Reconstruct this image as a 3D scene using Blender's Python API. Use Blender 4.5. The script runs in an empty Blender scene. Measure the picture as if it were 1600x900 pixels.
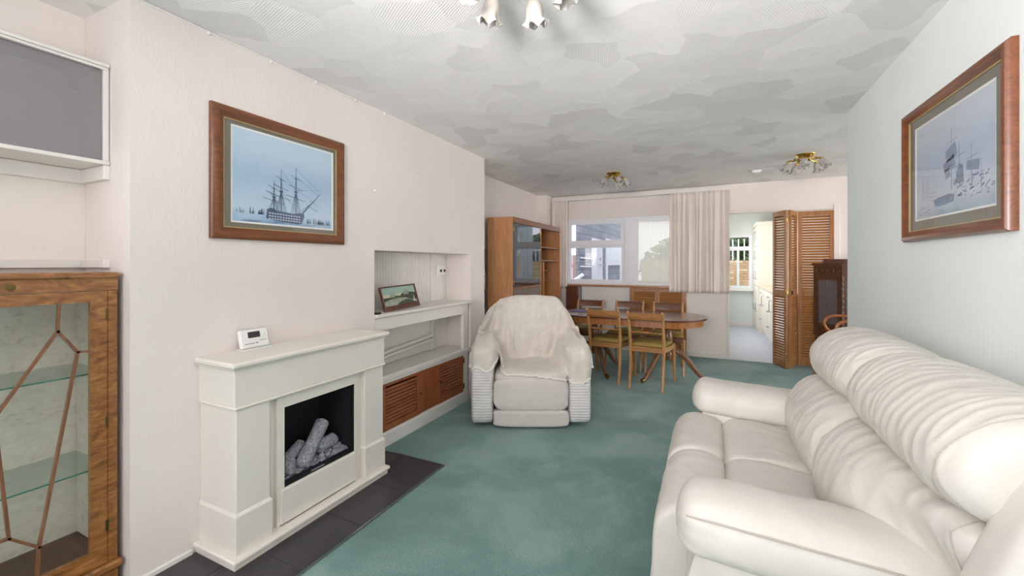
import bpy, bmesh, math, random
from mathutils import Vector, Matrix, noise
from mathutils.bvhtree import BVHTree
R = math.radians
PI = math.pi
random.seed(7)
sc = bpy.context.scene
COL = sc.collection

def lin(c, a=1.0):
    r = []
    for v in c:
        v = v / 255.0
        r.append(v / 12.92 if v <= .04045 else ((v + .055) / 1.055) ** 2.4)
    return (r[0], r[1], r[2], a)

# ------------------------------------------------------------------ camera
YAW = math.atan(311 / 650)
cam = bpy.data.cameras.new('camera')
cam.sensor_width = 36
cam.lens = 650 / 1600 * 36
cam.shift_y = -38 / 1600
cam.clip_start = .02
co = bpy.data.objects.new('camera', cam)
COL.objects.link(co)
co.location = (0, 0, 1.32)
co.rotation_euler = (PI / 2, 0, YAW)
sc.camera = co

# ------------------------------------------------------------------ world, lights, exposure
w = bpy.data.worlds.new('overcast_sky')
sc.world = w
w.use_nodes = True
nt = w.node_tree
bg = nt.nodes['Background']
tcw = nt.nodes.new('ShaderNodeTexCoord')
sx = nt.nodes.new('ShaderNodeSeparateXYZ')
rw = nt.nodes.new('ShaderNodeValToRGB')
rw.color_ramp.elements[0].position = .0
rw.color_ramp.elements[0].color = (.93, .95, 1.0, 1)
rw.color_ramp.elements[1].position = .9
rw.color_ramp.elements[1].color = (.72, .83, 1.0, 1)
nt.links.new(tcw.outputs['Generated'], sx.inputs[0])
nt.links.new(sx.outputs['Z'], rw.inputs[0])
nt.links.new(rw.outputs[0], bg.inputs[0])
bg.inputs[1].default_value = 2.6

def area(name, loc, rot, sxx, syy, power, col=(1, 1, 1)):
    l = bpy.data.lights.new(name, 'AREA')
    l.shape = 'RECTANGLE'
    l.size = sxx
    l.size_y = syy
    l.energy = power
    l.color = col
    o = bpy.data.objects.new(name, l)
    COL.objects.link(o)
    o.location = loc
    o.rotation_euler = rot
    return o
# daylight entering by the big front window behind the camera
area('front_window_daylight', (-.62, -3.56, 1.3), (R(90), 0, 0), 2.9, 1.9, 12, (1.0, .91, .97))
# fill at an added, unseen side window, brightening the right wall
area('added_side_fill', (-2.47, -1.7, 1.45), (R(90), 0, R(-90)), 1.7, 1.3, 56, (1.0, .915, .96))
# added fill lamp behind the camera, bounced off the ceiling
area('added_bounce_fill', (-.45, -1.0, 1.6), (R(170), 0, 0), 1.0, 1.0, 40, (1.0, .92, .955))
# added soft fill behind the camera, aimed down the room towards the ceiling
sb = area('added_forward_fill', (-.4, -.95, 1.6), (R(106), 0, R(-2)), .7, .7, 34, (1.0, .935, .955))
sb.data.spread = R(85)
# fill at an added window out of sight, put in to brighten the dining end
area('added_dining_fill', (4.46, 5.1, 1.5), (R(90), 0, R(90)), 2.3, 1.6, 66, (1.0, .94, .96))
# fill at the kitchen's added side window, out of sight
area('added_kitchen_fill', (.13, 8.25, 1.55), (R(90), 0, R(-90)), 2.6, 1.15, 26, (1.0, .95, .95))
sc.view_settings.view_transform = 'Standard'
sc.view_settings.look = 'None'
sc.view_settings.gamma = 1
sc.view_settings.use_curve_mapping = False
sc.view_settings.exposure = 0.02
sc.cycles.use_denoising = True
sc.cycles.max_bounces = 10
sc.cycles.diffuse_bounces = 7
sc.cycles.glossy_bounces = 4
sc.cycles.transparent_max_bounces = 12
sc.cycles.sample_clamp_indirect = 6

# ------------------------------------------------------------------ materials
def new_mat(name):
    m = bpy.data.materials.new(name)
    m.use_nodes = True
    n = m.node_tree.nodes
    return m, m.node_tree, n['Principled BSDF'], n['Material Output']

def coords(t, kind='Object', scale=(1, 1, 1), rand=False):
    tc = t.nodes.new('ShaderNodeTexCoord')
    mp = t.nodes.new('ShaderNodeMapping')
    mp.inputs['Scale'].default_value = scale
    t.links.new(tc.outputs[kind], mp.inputs[0])
    if rand:
        oi = t.nodes.new('ShaderNodeObjectInfo')
        ml = t.nodes.new('ShaderNodeVectorMath')
        ml.operation = 'MULTIPLY'
        ml.inputs[1].default_value = (13, 17, 11)
        t.links.new(oi.outputs['Random'], ml.inputs[0])
        t.links.new(ml.outputs[0], mp.inputs['Location'])
    return mp.outputs[0]

def tex_noise(t, vec, scale, detail=3, rough=.55, dist=0):
    n = t.nodes.new('ShaderNodeTexNoise')
    n.inputs['Scale'].default_value = scale
    n.inputs['Detail'].default_value = detail
    n.inputs['Roughness'].default_value = rough
    n.inputs['Distortion'].default_value = dist
    t.links.new(vec, n.inputs['Vector'])
    return n.outputs['Fac']

def ramp(t, fac, stops):
    r = t.nodes.new('ShaderNodeValToRGB')
    e = r.color_ramp.elements
    while len(e) < len(stops):
        e.new(.5)
    for k, (p, c) in enumerate(stops):
        e[k].position = p
        e[k].color = c
    t.links.new(fac, r.inputs[0])
    return r.outputs[0]

def bump(t, h, bs, strength=.3, dist=.01, prev=None):
    b = t.nodes.new('ShaderNodeBump')
    b.inputs['Strength'].default_value = strength
    b.inputs['Distance'].default_value = dist
    t.links.new(h, b.inputs['Height'])
    if prev is not None:
        t.links.new(prev, b.inputs['Normal'])
    t.links.new(b.outputs[0], bs.inputs['Normal'])
    return b.outputs[0]

def paint(name, col, rough=.5, var=.04, nscale=6, bs=0, bscale=60, stretch=(1, 1, 1), bdist=.004, spec=.4):
    m, t, b, o = new_mat(name)
    v = coords(t, scale=stretch)
    f = tex_noise(t, v, nscale, 4)
    c = lin(col)
    lo = tuple(max(0, x * (1 - var)) for x in c[:3]) + (1,)
    hi = tuple(min(1, x * (1 + var)) for x in c[:3]) + (1,)
    t.links.new(ramp(t, f, [(.3, lo), (.7, hi)]), b.inputs['Base Color'])
    b.inputs['Roughness'].default_value = rough
    b.inputs['Specular IOR Level'].default_value = spec
    if bs:
        bump(t, tex_noise(t, v, bscale, 3), b, bs, bdist)
    return m

def wood(name, c1, c2, axis='z', scale=1.0, rough=.38, dark=None, coat=.15):
    m, t, b, o = new_mat(name)
    s = {'x': (1.2, 16, 16), 'y': (16, 1.2, 16), 'z': (16, 16, 1.2)}[axis]
    v = coords(t, scale=tuple(k * scale for k in s), rand=True)
    f = tex_noise(t, v, 2.2, 5, .6, 1.2)
    f2 = tex_noise(t, v, 9, 3, .6)
    mx = t.nodes.new('ShaderNodeMath')
    mx.operation = 'MULTIPLY_ADD'
    mx.inputs[1].default_value = .3
    t.links.new(f2, mx.inputs[0])
    t.links.new(f, mx.inputs[2])
    st = [(.45, lin(c1)), (.85, lin(c2))]
    if dark:
        st = [(.35, lin(dark)), (.55, lin(c1)), (.9, lin(c2))]
    t.links.new(ramp(t, mx.outputs[0], st), b.inputs['Base Color'])
    b.inputs['Roughness'].default_value = rough
    b.inputs['Coat Weight'].default_value = coat
    b.inputs['Coat Roughness'].default_value = .2
    bump(t, f2, b, .12, .002)
    return m

def metal(name, col, rough=.25):
    m, t, b, o = new_mat(name)
    v = coords(t)
    f = tex_noise(t, v, 40, 3)
    c = lin(col)
    t.links.new(ramp(t, f, [(.3, tuple(x * .8 for x in c[:3]) + (1,)), (.7, c)]), b.inputs['Base Color'])
    b.inputs['Metallic'].default_value = 1
    b.inputs['Roughness'].default_value = rough
    return m

def clear_glass(name, tint=(1, 1, 1), refl=1.0, rough=.02, ior=1.45, opaque=0.0, body=(200, 200, 200)):
    m, t, b, o = new_mat(name)
    t.nodes.remove(b)
    tr = t.nodes.new('ShaderNodeBsdfTransparent')
    tr.inputs[0].default_value = tint + (1,)
    gl = t.nodes.new('ShaderNodeBsdfGlossy')
    gl.inputs['Roughness'].default_value = rough
    gl.inputs['Color'].default_value = (refl, refl, refl, 1)
    # Schlick reflectance that is the same from both sides of the pane
    ge = t.nodes.new('ShaderNodeNewGeometry')
    dp = t.nodes.new('ShaderNodeVectorMath')
    dp.operation = 'DOT_PRODUCT'
    t.links.new(ge.outputs['Normal'], dp.inputs[0])
    t.links.new(ge.outputs['Incoming'], dp.inputs[1])
    def mth(op, a, b_=None, c_=None):
        q = t.nodes.new('ShaderNodeMath')
        q.operation = op
        for k, x in enumerate((a, b_, c_)):
            if x is None:
                continue
            if isinstance(x, (int, float)):
                q.inputs[k].default_value = x
            else:
                t.links.new(x, q.inputs[k])
        return q.outputs[0]
    r0 = ((ior - 1) / (ior + 1)) ** 2
    ca = mth('ABSOLUTE', dp.outputs['Value'])
    fac = mth('MULTIPLY_ADD', mth('POWER', mth('SUBTRACT', 1.0, ca), 5.0), 1 - r0, r0)
    mx = t.nodes.new('ShaderNodeMixShader')
    t.links.new(fac, mx.inputs[0])
    src = tr.outputs[0]
    if opaque:
        df = t.nodes.new('ShaderNodeBsdfDiffuse')
        df.inputs[0].default_value = lin(body)
        m2 = t.nodes.new('ShaderNodeMixShader')
        m2.inputs[0].default_value = opaque
        t.links.new(tr.outputs[0], m2.inputs[1])
        t.links.new(df.outputs[0], m2.inputs[2])
        src = m2.outputs[0]
    t.links.new(src, mx.inputs[1])
    t.links.new(gl.outputs[0], mx.inputs[2])
    t.links.new(mx.outputs[0], o.inputs[0])
    return m

MAT = {}
MAT['white_gloss'] = paint('white_gloss_paint', (226, 222, 216), .35, .02)
MAT['upvc'] = paint('white_upvc', (232, 234, 238), .3, .01)
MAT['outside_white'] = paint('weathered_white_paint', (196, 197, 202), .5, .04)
MAT['fire_cream'] = paint('cream_satin_paint', (228, 222, 212), .4, .015)
MAT['leather'] = None
MAT['brass'] = metal('polished_brass', (214, 178, 92), .22)
MAT['dull_brass'] = metal('dull_brass', (120, 100, 62), .4)
MAT['steel'] = metal('brushed_steel', (180, 180, 182), .3)
MAT['black'] = paint('matt_black', (24, 24, 28), .6, .1)
MAT['black_gloss'] = paint('black_plastic', (20, 20, 22), .35, .05)
MAT['glass'] = clear_glass('window_glass')
MAT['cab_glass'] = clear_glass('cabinet_glass', (.97, .98, .97), .8)
MAT['shelf_glass'] = clear_glass('green_edged_shelf_glass', (.92, .965, .95), .8, .02, 1.45, .06, (190, 205, 198))
MAT['glass_edge'] = paint('green_glass_edge', (70, 125, 108), .2, .05)
MAT['grey_glass'] = clear_glass('grey_tinted_glass', (.84, .83, .84), .5, .06, 1.35, .38, (178, 174, 176))
MAT['pic_glass'] = clear_glass('picture_glass', (1, 1, 1), .75, .02, 1.38)
MAT['louvre'] = wood('orange_pine_louvre', (160, 108, 58), (190, 140, 84), 'x', 1, .32, (140, 84, 44), .5)
MAT['louvre_v'] = wood('orange_pine_upright', (152, 100, 54), (182, 130, 76), 'z', 1, .4, (124, 70, 34))
MAT['mahog_y'] = wood('red_mahogany_along', (136, 76, 46), (168, 100, 62), 'y', 1, .35, (104, 54, 32))
MAT['mahog_z'] = wood('red_mahogany_upright', (140, 76, 40), (170, 100, 58), 'z', 1, .35, (112, 58, 32))
MAT['frame_wood'] = wood('mahogany_picture_frame', (104, 58, 30), (134, 78, 42), 'y', 1, .34, (80, 42, 20), .2)
MAT['teak'] = wood('teak_veneer', (182, 128, 84), (206, 154, 108), 'z', 1, .4, (160, 106, 66))
MAT['teak_y'] = wood('teak_veneer_along', (128, 86, 60), (160, 112, 78), 'y', 1, .4, (106, 68, 46))
MAT['walnut'] = None
MAT['oak_dark'] = wood('dark_stained_oak', (74, 48, 32), (108, 74, 46), 'z', 1.4, .35, (44, 28, 18))
MAT['chair_wood'] = wood('golden_brown_chair_wood', (168, 120, 70), (206, 160, 104), 'z', 1.2, .35, (134, 88, 48), .3)
MAT['chair_rail'] = wood('brown_chair_rail', (156, 106, 60), (190, 140, 84), 'x', 1.2, .35, (124, 78, 42), .3)
MAT['table_leg'] = wood('table_leg_wood', (118, 80, 54), (152, 110, 78), 'z', 1.2, .3, (90, 58, 38), .3)
MAT['far_chair'] = wood('darker_chair_wood', (96, 58, 38), (130, 84, 54), 'x', 1.2, .35, (70, 40, 26), .3)
MAT['table_top'] = wood('polished_mahogany_table', (96, 54, 34), (130, 78, 50), 'x', .7, .16, (74, 38, 24), .7)
MAT['apron'] = wood('orange_crossbanded_apron', (150, 90, 40), (190, 124, 60), 'z', 1.2, .3, (112, 60, 26), .4)
MAT['dark_wood'] = wood('dark_red_brown_wood', (84, 42, 26), (112, 60, 38), 'z', 1, .25, (60, 28, 18), .6)
MAT['carver_wood'] = wood('chestnut_carver_wood', (150, 88, 48), (184, 118, 70), 'x', 1.2, .3, (118, 64, 34), .4)
MAT['green_seat'] = paint('olive_green_velvet', (158, 134, 72), .8, .12, 12, .3, 200)
MAT['gold_seat'] = paint('gold_velvet', (176, 146, 88), .8, .1, 12, .3, 200)
MAT['mount'] = paint('olive_grey_mount', (122, 115, 101), .8, .012, 2)
MAT['mount_white'] = paint('white_mount_bevel', (232, 232, 228), .7, .01)
MAT['gold_slip'] = paint('gold_slip', (168, 150, 104), .4, .1)
MAT['curtain'] = paint('cream_curtain_cloth', (240, 231, 221), .85, .05, 9, .2, 300, (1, 1, .3))
def see_through(name, share):
    t = MAT[name].node_tree
    b, o = t.nodes['Principled BSDF'], t.nodes['Material Output']
    tl = t.nodes.new('ShaderNodeBsdfTranslucent')
    src = b.inputs['Base Color'].links[0].from_socket
    t.links.new(src, tl.inputs[0])
    mx = t.nodes.new('ShaderNodeMixShader')
    mx.inputs[0].default_value = share
    t.links.new(b.outputs[0], mx.inputs[1])
    t.links.new(tl.outputs[0], mx.inputs[2])
    t.links.new(mx.outputs[0], o.inputs[0])
see_through('curtain', .2)
MAT['net'] = None
MAT['tile'] = paint('black_slate_tile', (62, 59, 62), .38, .14, 7, .15, 40)
MAT['grout'] = paint('grey_grout', (150, 146, 142), .8, .05)
MAT['kitchen_cream'] = paint('cream_kitchen_door', (230, 224, 210), .4, .02)
MAT['kitchen_floor'] = paint('pale_blue_grey_vinyl', (196, 200, 212), .4, .06, 2.0)
MAT['kitchen_wall'] = paint('pale_mint_wall', (218, 226, 222), .7, .02)
MAT['worktop'] = wood('beech_worktop', (206, 188, 160), (222, 206, 180), 'y', 1, .35)
MAT['white_plain'] = paint('white_plastic', (234, 233, 230), .35, .01)
MAT['lcd'] = paint('dark_lcd', (58, 56, 58), .25, .05)
MAT['grey_print'] = paint('grey_print', (150, 150, 152), .6, .02)
MAT['cream_cloth'] = None

# leather
def leather():
    m, t, b, o = new_mat('cream_leather')
    v = coords(t)
    f = tex_noise(t, v, 5, 4)
    t.links.new(ramp(t, f, [(.3, lin((200, 196, 187))), (.7, lin((210, 206, 197)))]), b.inputs['Base Color'])
    b.inputs['Roughness'].default_value = .42
    b.inputs['Specular IOR Level'].default_value = .45
    g = bump(t, tex_noise(t, v, 260, 2), b, .12, .0015)
    bump(t, tex_noise(t, coords(t, scale=(1, 1, 1)), 14, 3, .5, .6), b, .16, .012, g)
    return m
MAT['leather'] = leather()
MAT['leather_seam'] = paint('leather_seam_shadow', (176, 168, 158), .6, .02)

def throw_mat():
    m, t, b, o = new_mat('cream_fleece')
    v = coords(t)
    f = tex_noise(t, v, 14, 5, .65)
    t.links.new(ramp(t, f, [(.3, lin((200, 192, 180))), (.7, lin((216, 209, 198)))]), b.inputs['Base Color'])
    b.inputs['Roughness'].default_value = .95
    b.inputs['Specular IOR Level'].default_value = .1
    b.inputs['Sheen Weight'].default_value = .3
    bump(t, tex_noise(t, v, 90, 4, .7), b, .35, .006)
    return m
MAT['fleece'] = throw_mat()
MAT['fleece_hem'] = paint('cream_fleece_hem', (226, 221, 212), .95, .03, 20, .3, 150)

def corduroy():
    m, t, b, o = new_mat('pale_grey_ribbed_upholstery')
    v = coords(t)
    f = tex_noise(t, v, 10, 4)
    t.links.new(ramp(t, f, [(.3, lin((204, 200, 198))), (.7, lin((220, 217, 214)))]), b.inputs['Base Color'])
    b.inputs['Roughness'].default_value = .9
    w_ = t.nodes.new('ShaderNodeTexWave')
    w_.bands_direction = 'Z'
    w_.inputs['Scale'].default_value = 14
    w_.inputs['Distortion'].default_value = 1.2
    w_.inputs['Detail'].default_value = 2
    t.links.new(v, w_.inputs['Vector'])
    bump(t, w_.outputs['Fac'], b, .45, .006)
    return m
MAT['cord'] = corduroy()
MAT['chair_plush'] = paint('pale_grey_plush', (204, 197, 190), .95, .05, 12, .3, 120)

def walnut():
    m, t, b, o = new_mat('burr_walnut_veneer')
    v = coords(t, scale=(3, 3, 9))
    f = tex_noise(t, v, 2.4, 6, .65, 2.2)
    f2 = tex_noise(t, coords(t, scale=(6, 6, 40)), 2.0, 3, .6, .6)
    mx = t.nodes.new('ShaderNodeMath')
    mx.operation = 'MULTIPLY_ADD'
    mx.inputs[1].default_value = .35
    t.links.new(f2, mx.inputs[0])
    t.links.new(f, mx.inputs[2])
    t.links.new(ramp(t, mx.outputs[0], [(.40, lin((78, 44, 20))), (.58, lin((124, 78, 36))), (.74, lin((150, 100, 52))), (.94, lin((178, 128, 74)))]), b.inputs['Base Color'])
    b.inputs['Roughness'].default_value = .3
    b.inputs['Coat Weight'].default_value = .4
    b.inputs['Coat Roughness'].default_value = .15
    return m
MAT['walnut'] = walnut()
MAT['muntin'] = wood('muntin_wood', (112, 72, 46), (140, 96, 64), 'z', 1.5, .3, (88, 52, 32), .3)

def speckled():
    m, t, b, o = new_mat('speckled_cream_lining')
    v = coords(t, scale=(1, 1, 2.2))
    f = tex_noise(t, v, 26, 6, .75)
    f2 = tex_noise(t, v, 4, 3)
    mx = t.nodes.new('ShaderNodeMath')
    mx.operation = 'MULTIPLY_ADD'
    mx.inputs[1].default_value = .35
    t.links.new(f2, mx.inputs[0])
    t.links.new(f, mx.inputs[2])
    t.links.new(ramp(t, mx.outputs[0], [(.42, lin((184, 172, 154))), (.6, lin((222, 214, 200))), (.85, lin((234, 228, 216)))]), b.inputs['Base Color'])
    b.inputs['Roughness'].default_value = .8
    return m
MAT['lining'] = speckled()

# embossed wallpaper
def wallpaper(name, c1, c2, kind):
    m, t, b, o = new_mat(name)
    v = coords(t)
    f = tex_noise(t, v, 1.6, 4)
    t.links.new(ramp(t, f, [(.3, lin(c1)), (.7, lin(c2))]), b.inputs['Base Color'])
    b.inputs['Roughness'].default_value = .62
    b.inputs['Specular IOR Level'].default_value = .3
    if kind == 'feather':
        a = tex_noise(t, coords(t, scale=(7, 7, 2.2)), 3.2, 3, .55, 1.6)
        r1 = ramp(t, a, [(.48, (0, 0, 0, 1)), (.56, (1, 1, 1, 1)), (.64, (0, 0, 0, 1))])
        g = bump(t, r1, b, .13, .004)
        bump(t, tex_noise(t, coords(t, scale=(1, 1, .12)), 170, 2), b, .10, .002, g)
    else:
        g = bump(t, tex_noise(t, coords(t, scale=(9, 9, .8)), 6, 4, .6, .4), b, .22, .004)
        bump(t, tex_noise(t, v, 120, 2), b, .06, .002, g)
    return m
MAT['wp_left'] = wallpaper('blush_cream_wallpaper', (226, 217, 211), (232, 224, 218), 'feather')
MAT['wp_right'] = wallpaper('pale_duck_egg_wallpaper', (226, 233, 230), (232, 238, 236), 'stripe')
MAT['wp_back'] = wallpaper('warm_cream_wall', (226, 218, 211), (232, 225, 218), 'stripe')
MAT['wp_white'] = paint('off_white_panel', (220, 218, 212), .6, .015)

def artex():
    m, t, b, o = new_mat('combed_artex_ceiling')
    v = coords(t, scale=(1, 1, 0))
    # warped cells: every stroke of the comb is a cell with its own direction
    wn = t.nodes.new('ShaderNodeTexNoise')
    wn.inputs['Scale'].default_value = 3.2
    t.links.new(v, wn.inputs['Vector'])
    sb = t.nodes.new('ShaderNodeVectorMath')
    sb.operation = 'SUBTRACT'
    sb.inputs[1].default_value = (.5, .5, .5)
    t.links.new(wn.outputs['Color'], sb.inputs[0])
    sl = t.nodes.new('ShaderNodeVectorMath')
    sl.operation = 'SCALE'
    sl.inputs['Scale'].default_value = .26
    t.links.new(sb.outputs[0], sl.inputs[0])
    ad = t.nodes.new('ShaderNodeVectorMath')
    ad.operation = 'ADD'
    t.links.new(v, ad.inputs[0])
    t.links.new(sl.outputs[0], ad.inputs[1])
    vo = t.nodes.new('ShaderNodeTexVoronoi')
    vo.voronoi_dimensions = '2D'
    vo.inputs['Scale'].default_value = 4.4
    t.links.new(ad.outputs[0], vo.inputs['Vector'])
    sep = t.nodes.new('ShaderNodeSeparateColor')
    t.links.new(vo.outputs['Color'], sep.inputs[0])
    an = t.nodes.new('ShaderNodeMath')
    an.operation = 'MULTIPLY'
    an.inputs[1].default_value = 6.28
    t.links.new(sep.outputs[0], an.inputs[0])
    ro = t.nodes.new('ShaderNodeVectorRotate')
    ro.rotation_type = 'Z_AXIS'
    t.links.new(v, ro.inputs['Vector'])
    t.links.new(an.outputs[0], ro.inputs['Angle'])
    wv = t.nodes.new('ShaderNodeTexWave')
    wv.inputs['Scale'].default_value = 28
    wv.inputs['Distortion'].default_value = 1.5
    wv.inputs['Detail'].default_value = 0
    wv.inputs['Detail Scale'].default_value = .6
    t.links.new(ro.outputs[0], wv.inputs['Vector'])
    # comb-relief shading painted into the colour: a random white per stroke
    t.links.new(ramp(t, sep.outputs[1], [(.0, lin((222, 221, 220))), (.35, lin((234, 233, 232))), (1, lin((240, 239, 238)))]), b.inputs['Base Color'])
    b.inputs['Roughness'].default_value = .75
    b.inputs['Specular IOR Level'].default_value = .25
    g = bump(t, wv.outputs['Fac'], b, .2, .003)
    cell = t.nodes.new('ShaderNodeTexVoronoi')
    cell.voronoi_dimensions = '2D'
    cell.inputs['Scale'].default_value = 4.4
    t.links.new(ad.outputs[0], cell.inputs['Vector'])
    bump(t, cell.outputs['Distance'], b, .12, .03, g)
    return m
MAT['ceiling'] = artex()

def carpet():
    m, t, b, o = new_mat('sea_green_carpet')
    v = coords(t)
    big = tex_noise(t, v, 1.3, 4, .6, .3)
    fine = tex_noise(t, v, 150, 4, .75)
    mx = t.nodes.new('ShaderNodeMath')
    mx.operation = 'MULTIPLY_ADD'
    mx.inputs[1].default_value = .8
    t.links.new(fine, mx.inputs[0])
    t.links.new(big, mx.inputs[2])
    t.links.new(ramp(t, mx.outputs[0], [(.58, lin((76, 108, 103))), (.9, lin((105, 140, 134))), (1.0, lin((132, 162, 155)))]), b.inputs['Base Color'])
    b.inputs['Roughness'].default_value = 1
    b.inputs['Specular IOR Level'].default_value = .05
    b.inputs['Sheen Weight'].default_value = .25
    g = bump(t, fine, b, .6, .01)
    bump(t, tex_noise(t, v, 30, 4, .7), b, .3, .01, g)
    return m
MAT['carpet'] = carpet()

def brick_mat(name, c1, c2, mortar, scale=1.0):
    m, t, b, o = new_mat(name)
    v = coords(t)
    # wall plane runs along X or Y: use (x+y, z)
    s = t.nodes.new('ShaderNodeSeparateXYZ')
    t.links.new(v, s.inputs[0])
    a = t.nodes.new('ShaderNodeMath')
    t.links.new(s.outputs[0], a.inputs[0])
    t.links.new(s.outputs[1], a.inputs[1])
    c = t.nodes.new('ShaderNodeCombineXYZ')
    t.links.new(a.outputs[0], c.inputs[0])
    t.links.new(s.outputs[2], c.inputs[1])
    bk = t.nodes.new('ShaderNodeTexBrick')
    bk.inputs['Scale'].default_value = 4.44 * scale
    bk.inputs['Color1'].default_value = lin(c1)
    bk.inputs['Color2'].default_value = lin(c2)
    bk.inputs['Mortar'].default_value = lin(mortar)
    bk.inputs['Mortar Size'].default_value = .03
    bk.inputs['Brick Width'].default_value = 1
    bk.inputs['Row Height'].default_value = .333
    t.links.new(c.outputs[0], bk.inputs['Vector'])
    t.links.new(bk.outputs['Color'], b.inputs['Base Color'])
    b.inputs['Roughness'].default_value = .9
    return m
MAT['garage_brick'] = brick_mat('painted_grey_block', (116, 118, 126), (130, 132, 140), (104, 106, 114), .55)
MAT['garden_brick'] = brick_mat('orange_garden_brick', (196, 156, 112), (212, 184, 142), (214, 202, 182))
MAT['brick1'] = paint('orange_brick', (196, 160, 116), .9, .12, 5)
MAT['brick2'] = paint('buff_brick', (214, 190, 148), .9, .12, 5)
MAT['mortar'] = paint('pale_mortar', (204, 190, 170), .95, .05)
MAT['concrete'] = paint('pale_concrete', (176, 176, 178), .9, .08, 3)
MAT['fence'] = wood('pinkish_brown_fence', (160, 124, 118), (184, 148, 140), 'z', 1, .8, (140, 104, 98), 0)
MAT['leaf'] = paint('hedge_green', (108, 130, 78), .8, .3, 14)
MAT['leaf_red'] = paint('dark_red_leaves', (104, 62, 66), .8, .3, 14)
MAT['ash'] = None

def bark():
    m, t, b, o = new_mat('grey_white_ceramic_log')
    v = coords(t)
    f = tex_noise(t, v, 95, 5, .7, .5)
    t.links.new(ramp(t, f, [(.35, lin((112, 113, 122))), (.6, lin((176, 177, 184))), (.8, lin((224, 224, 226)))]), b.inputs['Base Color'])
    b.inputs['Roughness'].default_value = .9
    bump(t, f, b, .7, .012)
    return m
MAT['ash'] = bark()

def net_mat():
    m, t, b, o = new_mat('sheer_cream_net')
    t.nodes.remove(b)
    tr = t.nodes.new('ShaderNodeBsdfTransparent')
    tl = t.nodes.new('ShaderNodeBsdfTranslucent')
    df = t.nodes.new('ShaderNodeBsdfDiffuse')
    for n_ in (tl, df):
        n_.inputs[0].default_value = lin((232, 228, 214))
    m1 = t.nodes.new('ShaderNodeMixShader')
    m1.inputs[0].default_value = .5
    t.links.new(tl.outputs[0], m1.inputs[1])
    t.links.new(df.outputs[0], m1.inputs[2])
    m2 = t.nodes.new('ShaderNodeMixShader')
    m2.inputs[0].default_value = .84
    t.links.new(tr.outputs[0], m2.inputs[1])
    t.links.new(m1.outputs[0], m2.inputs[2])
    t.links.new(m2.outputs[0], o.inputs[0])
    return m
MAT['net'] = net_mat()

def frosted_shade():
    m, t, b, o = new_mat('frosted_white_glass_shade')
    v = coords(t)
    f = tex_noise(t, v, 20, 2)
    t.links.new(ramp(t, f, [(.3, lin((196, 192, 183))), (.7, lin((212, 209, 202)))]), b.inputs['Base Color'])
    b.inputs['Roughness'].default_value = .25
    b.inputs['Transmission Weight'].default_value = .35
    b.inputs['Subsurface Weight'].default_value = .0
    return m
MAT['shade'] = frosted_shade()

def seascape(name, top, mid, low, axis):
    """printed watercolour: soft washes of colour up the sheet (z) broken by noise"""
    m, t, b, o = new_mat(name)
    tc = t.nodes.new('ShaderNodeTexCoord')
    s = t.nodes.new('ShaderNodeSeparateXYZ')
    t.links.new(tc.outputs['Generated'], s.inputs[0])
    f = tex_noise(t, coords(t), 6, 5, .6, .8)
    a = t.nodes.new('ShaderNodeMath')
    a.operation = 'MULTIPLY_ADD'
    a.inputs[1].default_value = .35
    t.links.new(f, a.inputs[0])
    t.links.new(s.outputs[2], a.inputs[2])
    t.links.new(ramp(t, a.outputs[0], [(.15, lin(low)), (.34, lin(mid)), (.7, lin(top)), (1.2 if False else 1.0, lin(mid))]), b.inputs['Base Color'])
    b.inputs['Roughness'].default_value = .7
    return m
MAT['print_l'] = seascape('blue_seascape_wash', (166, 192, 216), (190, 210, 226), (140, 176, 208), 'y')
MAT['print_r'] = seascape('hazy_seascape_wash', (176, 192, 212), (196, 206, 216), (150, 172, 190), 'y')
MAT['ink'] = paint('blue_grey_ink', (86, 104, 130), .8, .2, 30)
MAT['ink_soft'] = paint('pale_blue_ink', (120, 142, 166), .8, .15, 30)
MAT['ink_haze'] = paint('hazy_lilac_ink', (138, 150, 174), .8, .12, 30)
MAT['ink_pale'] = paint('white_ink', (214, 222, 230), .8, .05, 30)

# ------------------------------------------------------------------ mesh helpers
MATRIX = {}

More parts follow.
